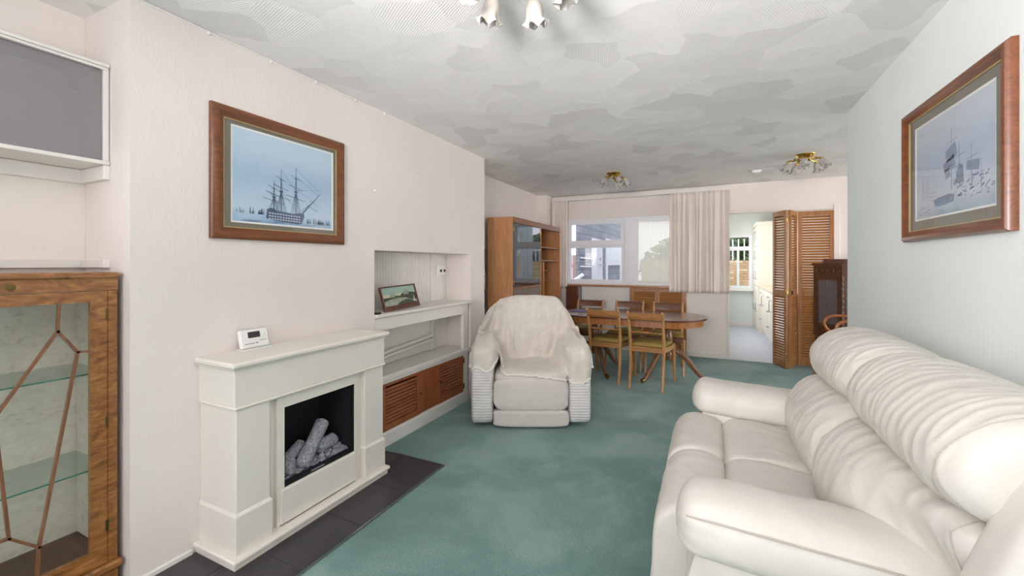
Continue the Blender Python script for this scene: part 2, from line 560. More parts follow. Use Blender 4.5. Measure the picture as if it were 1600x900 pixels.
class MB:
    def __init__(s):
        s.v = []
        s.f = []
        s.M = None
    def add(s, vs, fs):
        o = len(s.v)
        if s.M is not None:
            vs = [tuple(s.M @ Vector(p)) for p in vs]
        s.v += [tuple(p) for p in vs]
        s.f += [tuple(i + o for i in f) for f in fs]
        return s
    def box(s, x0, y0, z0, x1, y1, z1, b=0.0):
        x0, x1 = sorted((x0, x1)); y0, y1 = sorted((y0, y1)); z0, z1 = sorted((z0, z1))
        b = min(b, .45 * min(x1 - x0, y1 - y0, z1 - z0))
        if b <= 0:
            vs = [(x, y, z) for x in (x0, x1) for y in (y0, y1) for z in (z0, z1)]
            return s.add(vs, [(0, 1, 3, 2), (4, 6, 7, 5), (0, 4, 5, 1), (2, 3, 7, 6), (0, 2, 6, 4), (1, 5, 7, 3)])
        vs, idx = [], {}
        for i in (0, 1):
            for j in (0, 1):
                for k in (0, 1):
                    X, Y, Z = (x0, x1)[i], (y0, y1)[j], (z0, z1)[k]
                    dx, dy, dz = (b, -b)[i], (b, -b)[j], (b, -b)[k]
                    for a, p in enumerate(((X, Y + dy, Z + dz), (X + dx, Y, Z + dz), (X + dx, Y + dy, Z))):
                        idx[i, j, k, a] = len(vs)
                        vs.append(p)
        fs = []
        for i in (0, 1):
            fs.append([idx[i, 0, 0, 0], idx[i, 0, 1, 0], idx[i, 1, 1, 0], idx[i, 1, 0, 0]])
            fs.append([idx[0, i, 0, 1], idx[0, i, 1, 1], idx[1, i, 1, 1], idx[1, i, 0, 1]])
            fs.append([idx[0, 0, i, 2], idx[0, 1, i, 2], idx[1, 1, i, 2], idx[1, 0, i, 2]])
        for p in (0, 1):
            for q in (0, 1):
                fs.append([idx[p, q, 0, 0], idx[p, q, 1, 0], idx[p, q, 1, 1], idx[p, q, 0, 1]])
                fs.append([idx[p, 0, q, 0], idx[p, 1, q, 0], idx[p, 1, q, 2], idx[p, 0, q, 2]])
                fs.append([idx[0, p, q, 1], idx[1, p, q, 1], idx[1, p, q, 2], idx[0, p, q, 2]])
                for r_ in (0, 1):
                    fs.append([idx[p, q, r_, 0], idx[p, q, r_, 1], idx[p, q, r_, 2]])
        return s.add(vs, fs)
    def tube(s, pts, rad, seg=10, caps=True, closed=False, flat=1.0):
        pts = [Vector(p) for p in pts]
        n = len(pts)
        if not hasattr(rad, '__len__'):
            rad = [rad] * n
        vs, fs = [], []
        up = None
        for i, p in enumerate(pts):
            if closed:
                d = (pts[(i + 1) % n] - pts[i - 1]).normalized()
            else:
                d = (pts[min(i + 1, n - 1)] - pts[max(i - 1, 0)]).normalized()
            if up is None:
                up = Vector((0, 0, 1)) if abs(d.z) < .9 else Vector((0, 1, 0))
            a = d.cross(up)
            if a.length < 1e-5:
                a = d.orthogonal()
            a.normalize()
            b = a.cross(d).normalized()
            up = b
            for k in range(seg):
                t = 2 * PI * k / seg
                vs.append(p + (a * math.cos(t) + b * math.sin(t) * flat) * rad[i])
        m = n if closed else n - 1
        for i in range(m):
            for k in range(seg):
                i2 = (i + 1) % n
                fs.append((i * seg + k, i * seg + (k + 1) % seg, i2 * seg + (k + 1) % seg, i2 * seg + k))
        if caps and not closed:
            fs.append(tuple(range(seg)))
            fs.append(tuple((n - 1) * seg + k for k in range(seg)))
        return s.add(vs, fs)
    def lathe(s, prof, seg=20, c=(0, 0, 0), M=None, ruffle=None, caps=True):
        vs, fs = [], []
        for j, (r, z) in enumerate(prof):
            for k in range(seg):
                t = 2 * PI * k / seg
                rr, zz = r, z
                if ruffle:
                    rr, zz = ruffle(j / (len(prof) - 1), t, r, z)
                p = Vector((rr * math.cos(t), rr * math.sin(t), zz))
                if M is not None:
                    p = M @ p
                vs.append(p + Vector(c))
        for j in range(len(prof) - 1):
            for k in range(seg):
                fs.append((j * seg + k, j * seg + (k + 1) % seg, (j + 1) * seg + (k + 1) % seg, (j + 1) * seg + k))
        if caps:
            fs.append(tuple(range(seg)))
            fs.append(tuple((len(prof) - 1) * seg + k for k in range(seg)))
        return s.add(vs, fs)
    def prism(s, poly, d0, d1, P):
        """poly of (a, b); P(a, b, d) gives the point"""
        n = len(poly)
        vs = [P(a, b, d0) for a, b in poly] + [P(a, b, d1) for a, b in poly]
        fs = [tuple(range(n)), tuple(range(n, 2 * n))]
        fs += [(i, (i + 1) % n, (i + 1) % n + n, i + n) for i in range(n)]
        return s.add(vs, fs)
    def ring(s, a0, b0, a1, b1, prof, P, wl=1, wr=1, wb=1, wt=1):
        """sweep a closed profile [(inset, depth)] round a rectangle with mitred corners"""
        vs, fs = [], []
        n = len(prof)
        for (ca, sa, wa), (cb, sb_, wb_) in (((a0, 1, wl), (b0, 1, wb)), ((a1, -1, wr), (b0, 1, wb)), ((a1, -1, wr), (b1, -1, wt)), ((a0, 1, wl), (b1, -1, wt))):
            for i, d in prof:
                vs.append(P(ca + sa * i * wa, cb + sb_ * i * wb_, d))
        for q in range(4):
            for k in range(n):
                q2 = (q + 1) % 4
                fs.append((q * n + k, q * n + (k + 1) % n, q2 * n + (k + 1) % n, q2 * n + k))
        return s.add(vs, fs)
    def grid(s, fn, nu, nv, cu=False, cv=False):
        vs = [fn(i / (nu if cu else nu - 1), j / (nv if cv else nv - 1)) for i in range(nu) for j in range(nv)]
        fs = []
        for i in range(nu if cu else nu - 1):
            for j in range(nv if cv else nv - 1):
                i2, j2 = (i + 1) % nu, (j + 1) % nv
                fs.append((i * nv + j, i2 * nv + j, i2 * nv + j2, i * nv + j2))
        return s.add(vs, fs)
    def gridwall(s, aa, bb, holes, d0, d1, P):
        """slab over the cells of breakpoints aa x bb, minus the cells in holes; welded"""
        idx = {}
        def vid(i, j, k):
            if (i, j, k) not in idx:
                idx[i, j, k] = len(vs)
                vs.append(P(aa[i], bb[j], (d0, d1)[k]))
            return idx[i, j, k]
        vs, fs = [], []
        na, nb = len(aa) - 1, len(bb) - 1
        solid = lambda i, j: 0 <= i < na and 0 <= j < nb and (i, j) not in holes
        for i in range(na):
            for j in range(nb):
                if not solid(i, j):
                    continue
                for k in (0, 1):
                    fs.append((vid(i, j, k), vid(i + 1, j, k), vid(i + 1, j + 1, k), vid(i, j + 1, k)))
                for (di, dj, p, q) in ((-1, 0, (i, j), (i, j + 1)), (1, 0, (i + 1, j), (i + 1, j + 1)), (0, -1, (i, j), (i + 1, j)), (0, 1, (i, j + 1), (i + 1, j + 1))):
                    if not solid(i + di, j + dj):
                        fs.append((vid(*p, 0), vid(*q, 0), vid(*q, 1), vid(*p, 1)))
        return s.add(vs, fs)
    def mesh(s, name, mat, smooth=35, fix=True):
        me = bpy.data.meshes.new(name)
        me.from_pydata(s.v, [], s.f)
        if fix:
            bm = bmesh.new()
            bm.from_mesh(me)
            bmesh.ops.recalc_face_normals(bm, faces=bm.faces)
            bm.to_mesh(me)
            bm.free()
        if mat is not None:
            me.materials.append(MAT[mat] if isinstance(mat, str) else mat)
        if smooth:
            me.shade_smooth()
            me.set_sharp_from_angle(angle=R(smooth))
        return me
    def build(s, name, mat, parent=None, smooth=35, world=True, fix=True, label=None):
        M = MATRIX.get(parent.name) if parent is not None else None
        if M is not None and world:
            inv = M.inverted()
            s.v = [tuple(inv @ Vector(p)) for p in s.v]
        o = bpy.data.objects.new(name, s.mesh(name, mat, smooth, fix))
        COL.objects.link(o)
        if parent is not None:
            o.parent = parent
            MATRIX[o.name] = M if M is not None else Matrix.Identity(4)
        if label:
            o['label'] = label
        return o

def tag(o, label, cat, group=None, kind=None):
    o['label'] = label
    o['category'] = cat
    if group:
        o['group'] = group
    if kind:
        o['kind'] = kind
    return o

def thing(name, label, cat, loc=(0, 0, 0), rz=0, group=None):
    o = bpy.data.objects.new(name, None)
    o.empty_display_size = .1
    COL.objects.link(o)
    o.location = loc
    o.rotation_euler = (0, 0, rz)
    MATRIX[o.name] = Matrix.Translation(loc) @ Matrix.Rotation(rz, 4, 'Z')
    return tag(o, label, cat, group)

def struct(o):
    o['kind'] = 'structure'
    return o

def sroot(name, loc=(0, 0, 0), rz=0):
    o = bpy.data.objects.new(name, None)
    COL.objects.link(o)
    o.location = loc
    o.rotation_euler = (0, 0, rz)
    MATRIX[o.name] = Matrix.Translation(loc) @ Matrix.Rotation(rz, 4, 'Z')
    o['kind'] = 'structure'
    return o

def piece(name, me, parent, loc=(0, 0, 0), rot=(0, 0, 0)):
    """a small part that shares its mesh; loc in the parent's own frame"""
    o = bpy.data.objects.new(name, me)
    COL.objects.link(o)
    o.parent = parent
    o.location = loc
    o.rotation_euler = rot
    return o

def kids(o):
    return [c for c in bpy.data.objects if c.parent == o]

def copy_tree(o, parent=None):
    c = o.copy()
    COL.objects.link(c)
    if parent is not None:
        c.parent = parent
    for ch in kids(o):
        copy_tree(ch, c)
    return c

PX = lambda X, s=1: (lambda a, b, d: (X + s * d, a, b))      # plane across X: a = y, b = z
PY = lambda Y, s=1: (lambda a, b, d: (a, Y + s * d, b))      # plane across Y: a = x, b = z
PZ = lambda Z: (lambda a, b, d: (a, b, Z + d))

# ================================================================== THE SETTING
LX, AX, RX, BY, FY, CZ = -2.12, -2.515, .89, 6.46, -3.6, 2.41
RR = 4.5                    # right side of the recess beyond the green wall
m = MB(); m.box(-2.7, FY - .1, -.08, 4.7, BY, 0)
struct(m.build('floor', 'carpet'))
m = MB(); m.box(-2.7, FY - .1, CZ, 4.7, BY + .12, CZ + .1)
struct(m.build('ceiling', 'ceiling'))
# long outer wall on the left
m = MB(); m.gridwall([FY - .1, -2.6, -.8, BY + .12], [0, .78, 2.15, CZ], {(1, 1)}, 0, .1, PX(AX, -1))
struct(m.build('wall_left', 'wp_back'))
wn = sroot('window_added_side', (AX, -1.7, .78))  # unseen window added to carry the side fill
m = MB(); m.ring(-2.6, .78, -.8, 2.15, [(0, .03), (0, .08), (.06, .08), (.06, .03)], PX(AX, -1)); m.build('window_frame', 'upvc', wn)
# chimney breast with the shelf recess cut into it
m = MB(); m.gridwall([.851, 2.205, 3.49, 3.769], [0, 1.414, CZ], {(1, 0)}, 0, AX - LX + .002, PX(LX))
struct(m.build('wall_fireplace', 'wp_left'))
# panelled back of the recess
m = MB()
prof = []
y = 2.206
m2 = MB()
pts = [(2.206, 0)]
n = 40
for k in range(n):
    a = 2.206 + (3.489 - 2.206) * k / n
    b_ = 2.206 + (3.489 - 2.206) * (k + 1) / n
    pts += [(a + .004, .006), (b_ - .004, .006), (b_, 0)]
poly = [(p, -2.404 + d) for p, d in pts] + [(3.489, -2.44), (2.206, -2.44)]
m.prism(poly, 0.001, 1.413, lambda a, b, d: (b, a, d))
struct(m.build('wall_recess', 'white_gloss', smooth=0))
m = MB(); m.box(-2.398, 3.215, .965, -2.385, 3.29, 1.41, .002)
struct(m.build('trim_1', 'white_gloss'))
# green wall on the right, its return and the recess wall
m = MB(); m.gridwall([FY - .1, 3.76], [0, CZ], set(), 0, .12, PX(RX))
struct(m.build('wall_right', 'wp_right'))
m = MB(); m.box(RX + .12, 3.66, 0, RR + .1, 3.76, CZ)
struct(m.build('wall_return', 'wp_back'))
m = MB(); m.gridwall([3.76, 3.9, 6.3, BY + .12], [0, .85, 2.15, CZ], {(1, 1)}, 0, .1, PX(RR))
struct(m.build('wall_recess_right', 'wp_back'))
wn = sroot('window_added_dining', (RR, 5.1, .85))  # unseen window added to light the dining end
m = MB(); m.ring(3.9, .85, 6.3, 2.15, [(0, .03), (0, .08), (.05, .08), (.05, .03)], PX(RR)); m.build('window_frame', 'upvc', wn)
# back wall with window and door openings
WX0, WX1, WZ0, WZ1 = -2.14, -.06, 1.0, 2.03
DX0, DX1, DZ = .231, 1.39, 2.01
m = MB(); m.gridwall([AX, WX0, WX1, DX0, DX1, RR], [0, WZ0, DZ, WZ1, CZ], {(1, 1), (1, 2), (3, 0), (3, 1)}, 0, .12, PY(BY))
struct(m.build('wall_back', 'wp_back'))
m = MB(); m.box(AX, 6.21, 0, -2.35, BY, CZ)
struct(m.build('wall_pillar', 'wp_back'))
# front wall behind the camera with its wide window
m = MB(); m.gridwall([AX - .1, -2.08, .82, RX + .12], [0, .72, 2.24, CZ], {(1, 1)}, 0, .1, PY(FY, -1))
struct(m.build('wall_front', 'wp_back'))
wn = sroot('window_2', (-.63, FY, .72))
m = MB(); m.ring(-2.08, .72, .82, 2.24, [(0, 0), (0, .06), (.06, .06), (.06, 0)], PY(FY - .09))
m.build('window_frame', 'upvc', wn)
for xx in (-1.13, -.13):
    m = MB(); m.box(xx - .03, FY - .09, .78, xx + .03, FY - .04, 2.18)
    m.build('mullion', 'upvc', wn)
# baseboards
m = MB(); m.box(-.32, BY - .018, 0, .225, BY, .075, .004)
struct(m.build('baseboard_back', 'white_gloss'))
m = MB(); m.box(-2.118, 3.5, 0, -2.1, 3.768, .09, .004)
struct(m.build('baseboard_left', 'white_gloss'))
m = MB(); m.box(RX - .018, FY, 0, RX, 3.74, .1, .004)
struct(m.build('baseboard_right', 'white_gloss'))
m = MB(); m.box(LX - .004, .855, 0, LX + .010, 1.075, .03, .004)
struct(m.build('baseboard_fireplace', 'white_gloss'))
m = MB(); m.box(DX0 - .028, BY - .012, 0, DX0, BY + .13, DZ, .003)
struct(m.build('trim_2', 'white_gloss'))
m = MB(); m.box(1.39, BY - .012, 0, 1.45, BY, DZ + .06, .003)
struct(m.build('trim_3', 'wp_back'))
# left alcove: battens that used to carry shelves
for k, (z0, z1) in enumerate(((1.672, 1.732), (1.302, 1.338))):
    m = MB()
    m.box(AX, -.75, z0, AX + .022, .851, z1, .002)
    m.box(AX + .022, .829, z0, -2.283, .851, z1, .002)
    struct(m.build('trim_%d' % (4 + k), 'white_gloss'))

# ------------------------------------------------------------------ rear window (window_1)
wn = sroot('window_1', (-1.1, BY, WZ0))
P = PY(BY + .05)
fp = [(0, -.03), (0, .05), (1, .05), (1, -.03)]
def frame(x0, z0, x1, z1, wl, wr, wb, wt, name, par, mat='upvc', PP=None, prof=None):
    m = MB(); m.ring(x0, z0, x1, z1, prof or fp, PP or P, wl, wr, wb, wt)
    return m.build(name, mat, par)
frame(WX0, WZ0, WX1, WZ1, .05, .05, .03, .045, 'window_frame', wn)
m = MB(); m.box(-1.19, BY + .02, WZ0 + .03, -1.03, BY + .10, WZ1 - .045, .004); m.build('mullion', 'upvc', wn)
m = MB(); m.box(WX0 + .05, BY + .02, 1.60, -1.19, BY + .1, 1.655, .004); m.build('transom', 'upvc', wn)
s1 = [(0, -.02), (0, .03), (1, .03), (1, -.02)]
sash = frame(WX0 + .05, 1.655, -1.19, WZ1 - .045, .05, .06, .035, .04, 'sash', wn, prof=s1)
m = MB(); m.box(WX0 + .1, BY + .05, 1.69, -1.25, BY + .058, 1.945); m.build('pane', 'glass', sash, smooth=0)
low = frame(WX0 + .05, WZ0 + .03, -1.19, 1.60, .04, .05, .04, .03, 'sash', wn, prof=s1)
m = MB(); m.box(WX0 + .09, BY + .05, WZ0 + .07, -1.24, BY + .058, 1.57); m.build('pane', 'glass', low, smooth=0)
rs = frame(-1.03, WZ0 + .03, WX1 - .05, WZ1 - .045, .035, .04, .03, .035, 'sash', wn, prof=s1)
m = MB(); m.box(-.995, BY + .05, WZ0 + .06, WX1 - .09, BY + .058, WZ1 - .08); m.build('pane', 'glass', rs, smooth=0)
m = MB(); m.box(WX0 + .002, BY - .002, WZ0 - .004, WX1 - .002, BY + .02, WZ0 + .026, .003); m.build('window_sill', 'upvc', wn)
# sheer net inside the right hand light
m = MB()
m.grid(lambda u, v: (-.99 + u * .84, BY + .012 + .003 * math.sin(u * 60), 1.035 + v * .915), 60, 4)
tag(m.build('net_curtain', 'net', fix=False), 'sheer cream net covering the right hand pane of the dining window', 'net curtain')
# wooden ledge under the window
m = MB(); m.box(-2.1, BY - .05, .965, -.50, BY, .992, .004)
tag(m.build('window_ledge', 'louvre'), 'orange wooden ledge running along under the dining window', 'ledge')

# ------------------------------------------------------------------ louvred doors
def slat_mesh(L, dep, th, mat, axis, tilt):
    """a louvre slat of length L along axis x or y, centred on its origin"""
    m = MB()
    m.M = Matrix.Rotation(tilt, 4, 'X') if axis == 'x' else Matrix.Rotation(tilt, 4, 'Y')
    if axis == 'x':
        m.box(-L / 2, -dep / 2, -th / 2, L / 2, dep / 2, th / 2)
    else:
        m.box(-dep / 2, -L / 2, -th / 2, dep / 2, L / 2, th / 2)
    return m.mesh('slat', mat, 0)

def louvre_door(par, x0, z0, x1, z1, y, pitch, st=.035, rail=(.05, .05), mid=None, tilt=-50, th=.026, nm='door_panel', mv='louvre_v', ms='louvre'):
    """local frame: door in the xz plane at depth y; slats become sub-parts of the panel"""
    m = MB()
    pr = [(0, -th / 2), (0, th / 2), (1, th / 2), (1, -th / 2)]
    m.ring(x0, z0, x1, z1, pr, lambda a, b, d: (a, y + d, b), st, st, rail[0], rail[1])
    if mid:
        m.box(x0 + st, y - th / 2, mid - .04, x1 - st, y + th / 2, mid + .04)
    dr = m.build(nm, mv, par, smooth=0, world=False)
    me = slat_mesh(x1 - x0 - 2 * st + .004, pitch * 1.05, .007, ms, 'x', R(tilt))
    spans_ = [(z0 + rail[0], mid - .04), (mid + .04, z1 - rail[1])] if mid else [(z0 + rail[0], z1 - rail[1])]
    for (za, zb) in spans_:
        n_ = max(1, int(round((zb - za) / pitch)))
        for k in range(n_):
            piece('slat', me, dr, ((x0 + x1) / 2, y, za + (zb - za) * (k + .5) / n_))
    return dr

# two folding leaves, half open, and one closed leaf beside them: door_1
d1 = sroot('door_1', (.733, BY - .012, 0))
def leaf(p0, p1, name='door_leaf'):
    a = math.atan2(p1[1] - p0[1], p1[0] - p0[0])
    L = math.hypot(p1[0] - p0[0], p1[1] - p0[1])
    o = bpy.data.objects.new(name, None)
    return a, L
def folding(p0, p1, nm, tilt):
    a = math.atan2(p1[1] - p0[1], p1[0] - p0[0])
    L = math.hypot(p1[0] - p0[0], p1[1] - p0[1])
    r = sroot(nm, (p0[0], p0[1], .012), a)
    dr = louvre_door(r, 0, 0, L, 1.98, 0, .0335, .04, (.09, .06), .93, tilt)
    return r, dr, L
bpy.data.objects.remove(d1)
dA, pA, LA = folding((.745, BY - .02), (.855, 6.172), 'door_1', 48)
dB, pB, LB = folding((.884, 6.174), (.992, BY - .025), 'door_2', 48)
dC, pC, LC = folding((1.012, BY - .018), (1.386, BY - .018), 'door_3', 48)
for z in (.16, .95, 1.86):
    m = MB(); m.box(LA - .004, -.015, z - .025, LA + .016, .004, z + .025, .003)
    m.build('hinge', 'brass', pA, world=False)
m = MB(); m.lathe([(.0, 0), (.016, .002), (.018, .01), (.008, .018), (.007, .032)], 12, M=Matrix.Rotation(R(90), 4, 'X'))
m.v = [(p[0] + LA - .02 - .1, p[1] + .045, p[2] + .93) for p in m.v]
m.build('knob', 'dull_brass', pA, world=False)
m = MB(); m.box(.02, -.03, .92, .032, -.012, .97, .003)
m.build('knob', 'black_gloss', pB, world=False)

# ================================================================== HEARTH AND FIREPLACE
hr = sroot('floor_hearth', (-1.85, 1.3, 0))
m = MB(); m.box(LX, .2, .0005, -1.572, 2.246, .004)
m.build('grout_bed', 'grout', hr)
ys = [.215, .543, .879, 1.215, 1.555, 1.897, 2.243]
for k in range(6):
    for (x0, x1) in ((LX + .002, -1.911), (-1.907, -1.576)):
        m = MB(); m.box(x0, ys[k] + .002, .001, x1, ys[k + 1] - .002, .0085 + random.uniform(-.0006, .0006), .001)
        m.build('tile', 'tile', hr)
m = MB(); m.prism([(-1.574, .2), (-1.566, .2), (-1.566, 2.256), (LX, 2.256), (LX, 2.248), (-1.574, 2.248)], .001, .010, PZ(0))
struct(m.build('trim_6', 'steel'))

fpz = .0085
ft = thing('fireplace_surround', 'cream painted fireplace surround with mantelshelf standing on black hearth tiles', 'fireplace', (-1.97, 1.55, fpz))
FX = -1.855
m = MB(); m.box(LX, 1.085, fpz, -1.826, 2.015, .034, .002); m.build('plinth', 'fire_cream', ft)
m = MB(); m.box(LX, 1.075, .034, -1.813, 2.025, .056, .006); m.build('hearth_board', 'fire_cream', ft)
for (y0, y1) in ((1.108, 1.262), (1.852, 2.004)):
    m = MB(); m.box(LX, y0, .056, FX, y1, .69, .003); lg = m.build('pilaster', 'fire_cream', ft)
    m = MB()
    yy0, yy1 = (y0 - .006, y1 + .008)
    m.box(LX, yy0, .056, FX + .010, yy1, .222, .002)
    m.prism([(yy0, 0), (yy1, 0), (yy1 - .008, .012), (yy0 + .006, .012)], 0, 1, lambda a, b, d: (LX if d == 0 else FX + .010 - b * .8, a, .222 + b))
    m.build('plinth_block', 'fire_cream', lg)
m = MB(); m.box(LX, 1.1, .696, FX + .004, 2.012, .862, .003); m.build('frieze', 'fire_cream', ft)
m = MB(); m.box(LX, 1.096, .684, FX + .012, 2.016, .697, .004); m.build('bead', 'fire_cream', ft)
m = MB(); m.box(LX, 1.088, .858, FX + .014, 2.024, .868, .003); m.build('cavetto', 'fire_cream', ft)
m = MB(); m.box(LX + .002, 1.077, .867, -1.825, 2.036, .893, .008); m.build('mantelshelf', 'fire_cream', ft)
m = MB(); m.gridwall([1.262, 1.35, 1.79, 1.852], [.056, .232, .62, .69], {(1, 1)}, 0, .02, PX(FX - .035, -1)); m.build('back_panel', 'fire_cream', ft)

fi = thing('electric_fire', 'inset electric fire with black firebox and grey ceramic logs in cream surround', 'fire', (-1.9, 1.57, .06))
FI = FX - .028
m = MB(); m.ring(1.308, .058, 1.80, .684, [(0, -.004), (0, .014), (1, .014), (1, -.004)], PX(FI), .038, .012, .172, .062)
m.build('front_frame', 'fire_cream', fi)
m = MB(); m.box(FI, 1.325, .062, FI + .022, 1.788, .226, .003); m.build('lower_panel', 'fire_cream', fi)
m = MB(); m.box(FI + .014, 1.325, .0575, FI + .0165, 1.788, .0615); m.build('gap_shadow_strip', 'black', fi)
m = MB()
x0, x1, y0, y1, z0, z1 = -2.105, FI - .006, 1.345, 1.789, .232, .624
m.add([(x1, y0, z0), (x1, y1, z0), (x1, y1, z1), (x1, y0, z1), (x0, y0 + .05, z0), (x0, y1 - .05, z0), (x0, y1 - .05, z1), (x0, y0 + .05, z1)],
      [(0, 1, 5, 4), (1, 2, 6, 5), (2, 3, 7, 6), (3, 0, 4, 7), (4, 5, 6, 7)])
m.build('firebox', 'black', fi, fix=False, smooth=0)
m = MB(); m.ring(1.346, .230, 1.788, .622, [(0, 0), (0, .008), (1, .008), (1, 0)], PX(FI + .0), .006, .012, .03, .004); m.build('inner_trim', 'black_gloss', fi)
m = MB(); m.box(FI + .0085, 1.50, .24, FI + .0095, 1.58, .246); m.build('badge_strip', 'grey_print', fi)
# bed of ash and logs
m = MB()
def ashbed(u, v):
    yy = 1.36 + u * .41
    xx = FI - .015 - v * .15
    return (xx, yy, .252 + .035 * v + .012 * noise.noise((u * 22, v * 12, 2)) + .01 * noise.noise((u * 50, v * 25, 5)))
m.grid(ashbed, 70, 24)
bed = m.build('ember_bed', 'ash', fi, fix=False)
bed['kind'] = 'stuff'
def log(p0, p1, r, seed):
    m = MB()
    p0, p1 = Vector(p0), Vector(p1)
    d = (p1 - p0).normalized()
    a = d.orthogonal().normalized()
    b = a.cross(d)
    def f(u, v):
        t = v * 2 * PI
        e = min(u, 1 - u)
        k = min(1, (e / .05) ** .5) if e < .05 else 1
        rr = r * k * (1 + .16 * noise.noise((math.cos(t) * 1.5 + seed, math.sin(t) * 1.5, u * 5)) + .06 * noise.noise((math.cos(t) * 5, math.sin(t) * 5 + seed, u * 22)))
        return p0 + (p1 - p0) * u + (a * math.cos(t) + b * math.sin(t)) * rr
    m.grid(f, 26, 18, cv=True)
    return m.build('log', 'ash', fi, smooth=60)
log((-1.91, 1.465, .268), (-1.985, 1.67, .435), .036, 1)
log((-1.95, 1.40, .285), (-1.91, 1.425, .295), .042, 3)
log((-1.97, 1.41, .305), (-2.02, 1.56, .335), .03, 5)
log((-1.95, 1.60, .315), (-1.975, 1.73, .305), .036, 7)
log((-1.945, 1.64, .29), (-1.99, 1.62, .35), .026, 9)
for k in range(14):
    yy = random.uniform(1.40, 1.75); xx = random.uniform(-1.97, -1.905)
    log((xx, yy, .262), (xx + random.uniform(-.02, .02), yy + .022, .272), random.uniform(.009, .015), 20 + k)

# room thermostat on the mantelshelf
th = thing('room_thermostat', 'white digital room thermostat propped on stand on the cream mantelshelf', 'thermostat', (-2.075, 1.33, .893))
m = MB(); m.box(-2.105, 1.255, .893, -2.045, 1.405, .898, .002); m.build('stand', 'white_plain', th)
m = MB()
m.M = Matrix.Translation((-2.062, 1.333, .902)) @ Matrix.Rotation(R(-14), 4, 'Y')
m.box(-.026, -.072, 0, 0, .072, .092, .006)
m.build('case', 'white_plain', th)
m = MB(); m.M = Matrix.Translation((-2.062, 1.333, .902)) @ Matrix.Rotation(R(-14), 4, 'Y')
m.box(-.001, -.034, .048, .0015, .026, .078); m.build('display', 'lcd', th)
for (y0, y1, z0, z1) in ((-.055, -.005, .018, .022), (.02, .058, .03, .033), (.038, .046, .062, .072), (.0, .012, .018, .024)):
    m = MB(); m.M = Matrix.Translation((-2.062, 1.333, .902)) @ Matrix.Rotation(R(-14), 4, 'Y')
    m.box(-.001, y0, z0, .0008, y1, z1); m.build('print_mark', 'grey_print', th)
m = MB(); m.M = Matrix.Translation((-2.062, 1.333, .902)) @ Matrix.Rotation(R(-14), 4, 'Y')
m.lathe([(.009, -.001), (.009, .003), (.007, .004)], 14, c=(0, 0, 0), M=Matrix.Translation((0, .045, .066)) @ Matrix.Rotation(R(90), 4, 'Y'))
m.build('button', 'white_plain', th)

# ================================================================== RECESS SHELF UNIT
rs = thing('recess_shelf_unit', 'white built-in shelf unit with mahogany louvred doors filling the wall recess', 'shelf unit', (-2.25, 2.85, 0))
NX = -2.13
m = MB(); m.box(-2.40, 2.207, .937, NX + .035, 3.488, .962, .005); m.build('top_shelf', 'white_gloss', rs)
m = MB(); m.gridwall([2.207, 2.272, 3.362, 3.44], [0, .105, .452, .51, .845, .937], {(1, 1), (1, 3)}, 0, .03, PX(NX + .012, -1)); m.build('face_frame', 'white_gloss', rs)
m = MB(); m.box(-2.398, 2.21, .472, NX + .02, 3.486, .506, .004); m.build('lower_shelf', 'white_gloss', rs)
m = MB(); m.box(NX + .014, 2.207, 0, NX + .024, 3.44, .098, .004); m.build('plinth_board', 'white_gloss', rs)
m = MB(); m.box(-2.392, 2.212, .51, -2.386, 3.2, .93); m.build('plain_back_board', 'wp_white', rs)
m = MB(); m.box(-2.392, 3.2, .51, -2.36, 3.215, .93, .001); m.build('back_edge_strip', 'white_gloss', rs)
m = MB(); m.box(-2.40, 2.21, .02, -2.385, 3.484, .47); m.build('inner_back', 'dark_wood', rs)
def side_louvre(par, y0, y1, z0, z1, x, pitch, st, rail):
    m = MB()
    m.ring(y0, z0, y1, z1, [(0, -.011), (0, .011), (1, .011), (1, -.011)], PX(x), st, st, rail[0], rail[1])
    dr = m.build('louvred_door', 'mahog_z', par, smooth=0)
    me = slat_mesh(y1 - y0 - 2 * st + .004, pitch * .78, .006, 'mahog_y', 'y', R(46))
    inv = MATRIX[par.name].inverted()
    z = z0 + rail[0] + pitch * .5
    while z < z1 - rail[1] - pitch * .2:
        piece('slat', me, dr, inv @ Vector((x, (y0 + y1) / 2, z)))
        z += pitch
    return dr
da = side_louvre(rs, 2.275, 2.715, .108, .450, NX, .0262, .038, (.045, .02))
db = side_louvre(rs, 2.955, 3.36, .108, .450, NX, .0262, .032, (.06, .02))
m = MB(); m.box(NX - .01, 2.717, .108, NX + .006, 2.953, .450, .002); m.build('centre_panel', 'mahog_z', rs)
for (dd, yy) in ((da, 2.70), (db, 2.972)):
    m = MB(); m.lathe([(.004, 0), (.004, .012), (.010, .016), (.011, .022), (.006, .027)], 12, c=(NX + .011, yy, .278 if yy < 2.8 else .30), M=Matrix.Rotation(R(90), 4, 'Y'))
    m.build('knob', 'dull_brass', dd)
for z in (.16, .40):
    m = MB(); m.box(NX + .008, 3.356, z - .025, NX + .016, 3.376, z + .025, .002); m.build('hinge', 'dull_brass', db)

for k, (z, x, r) in enumerate(((.648, -2.355, .016), (.612, -2.355, .012))):
    m = MB(); m.tube([(x, 2.215, z - .07), (x, 2.7, z - .03), (x, 3.195, z)], r, 12)
    if k == 0:
        tag(m.build('heating_pipe', 'white_gloss'), 'thicker upper white heating pipe crossing the recess shelf', 'pipe')
    else:
        tag(m.build('heating_pipe', 'white_gloss'), 'thinner lower white heating pipe crossing the recess shelf', 'pipe')
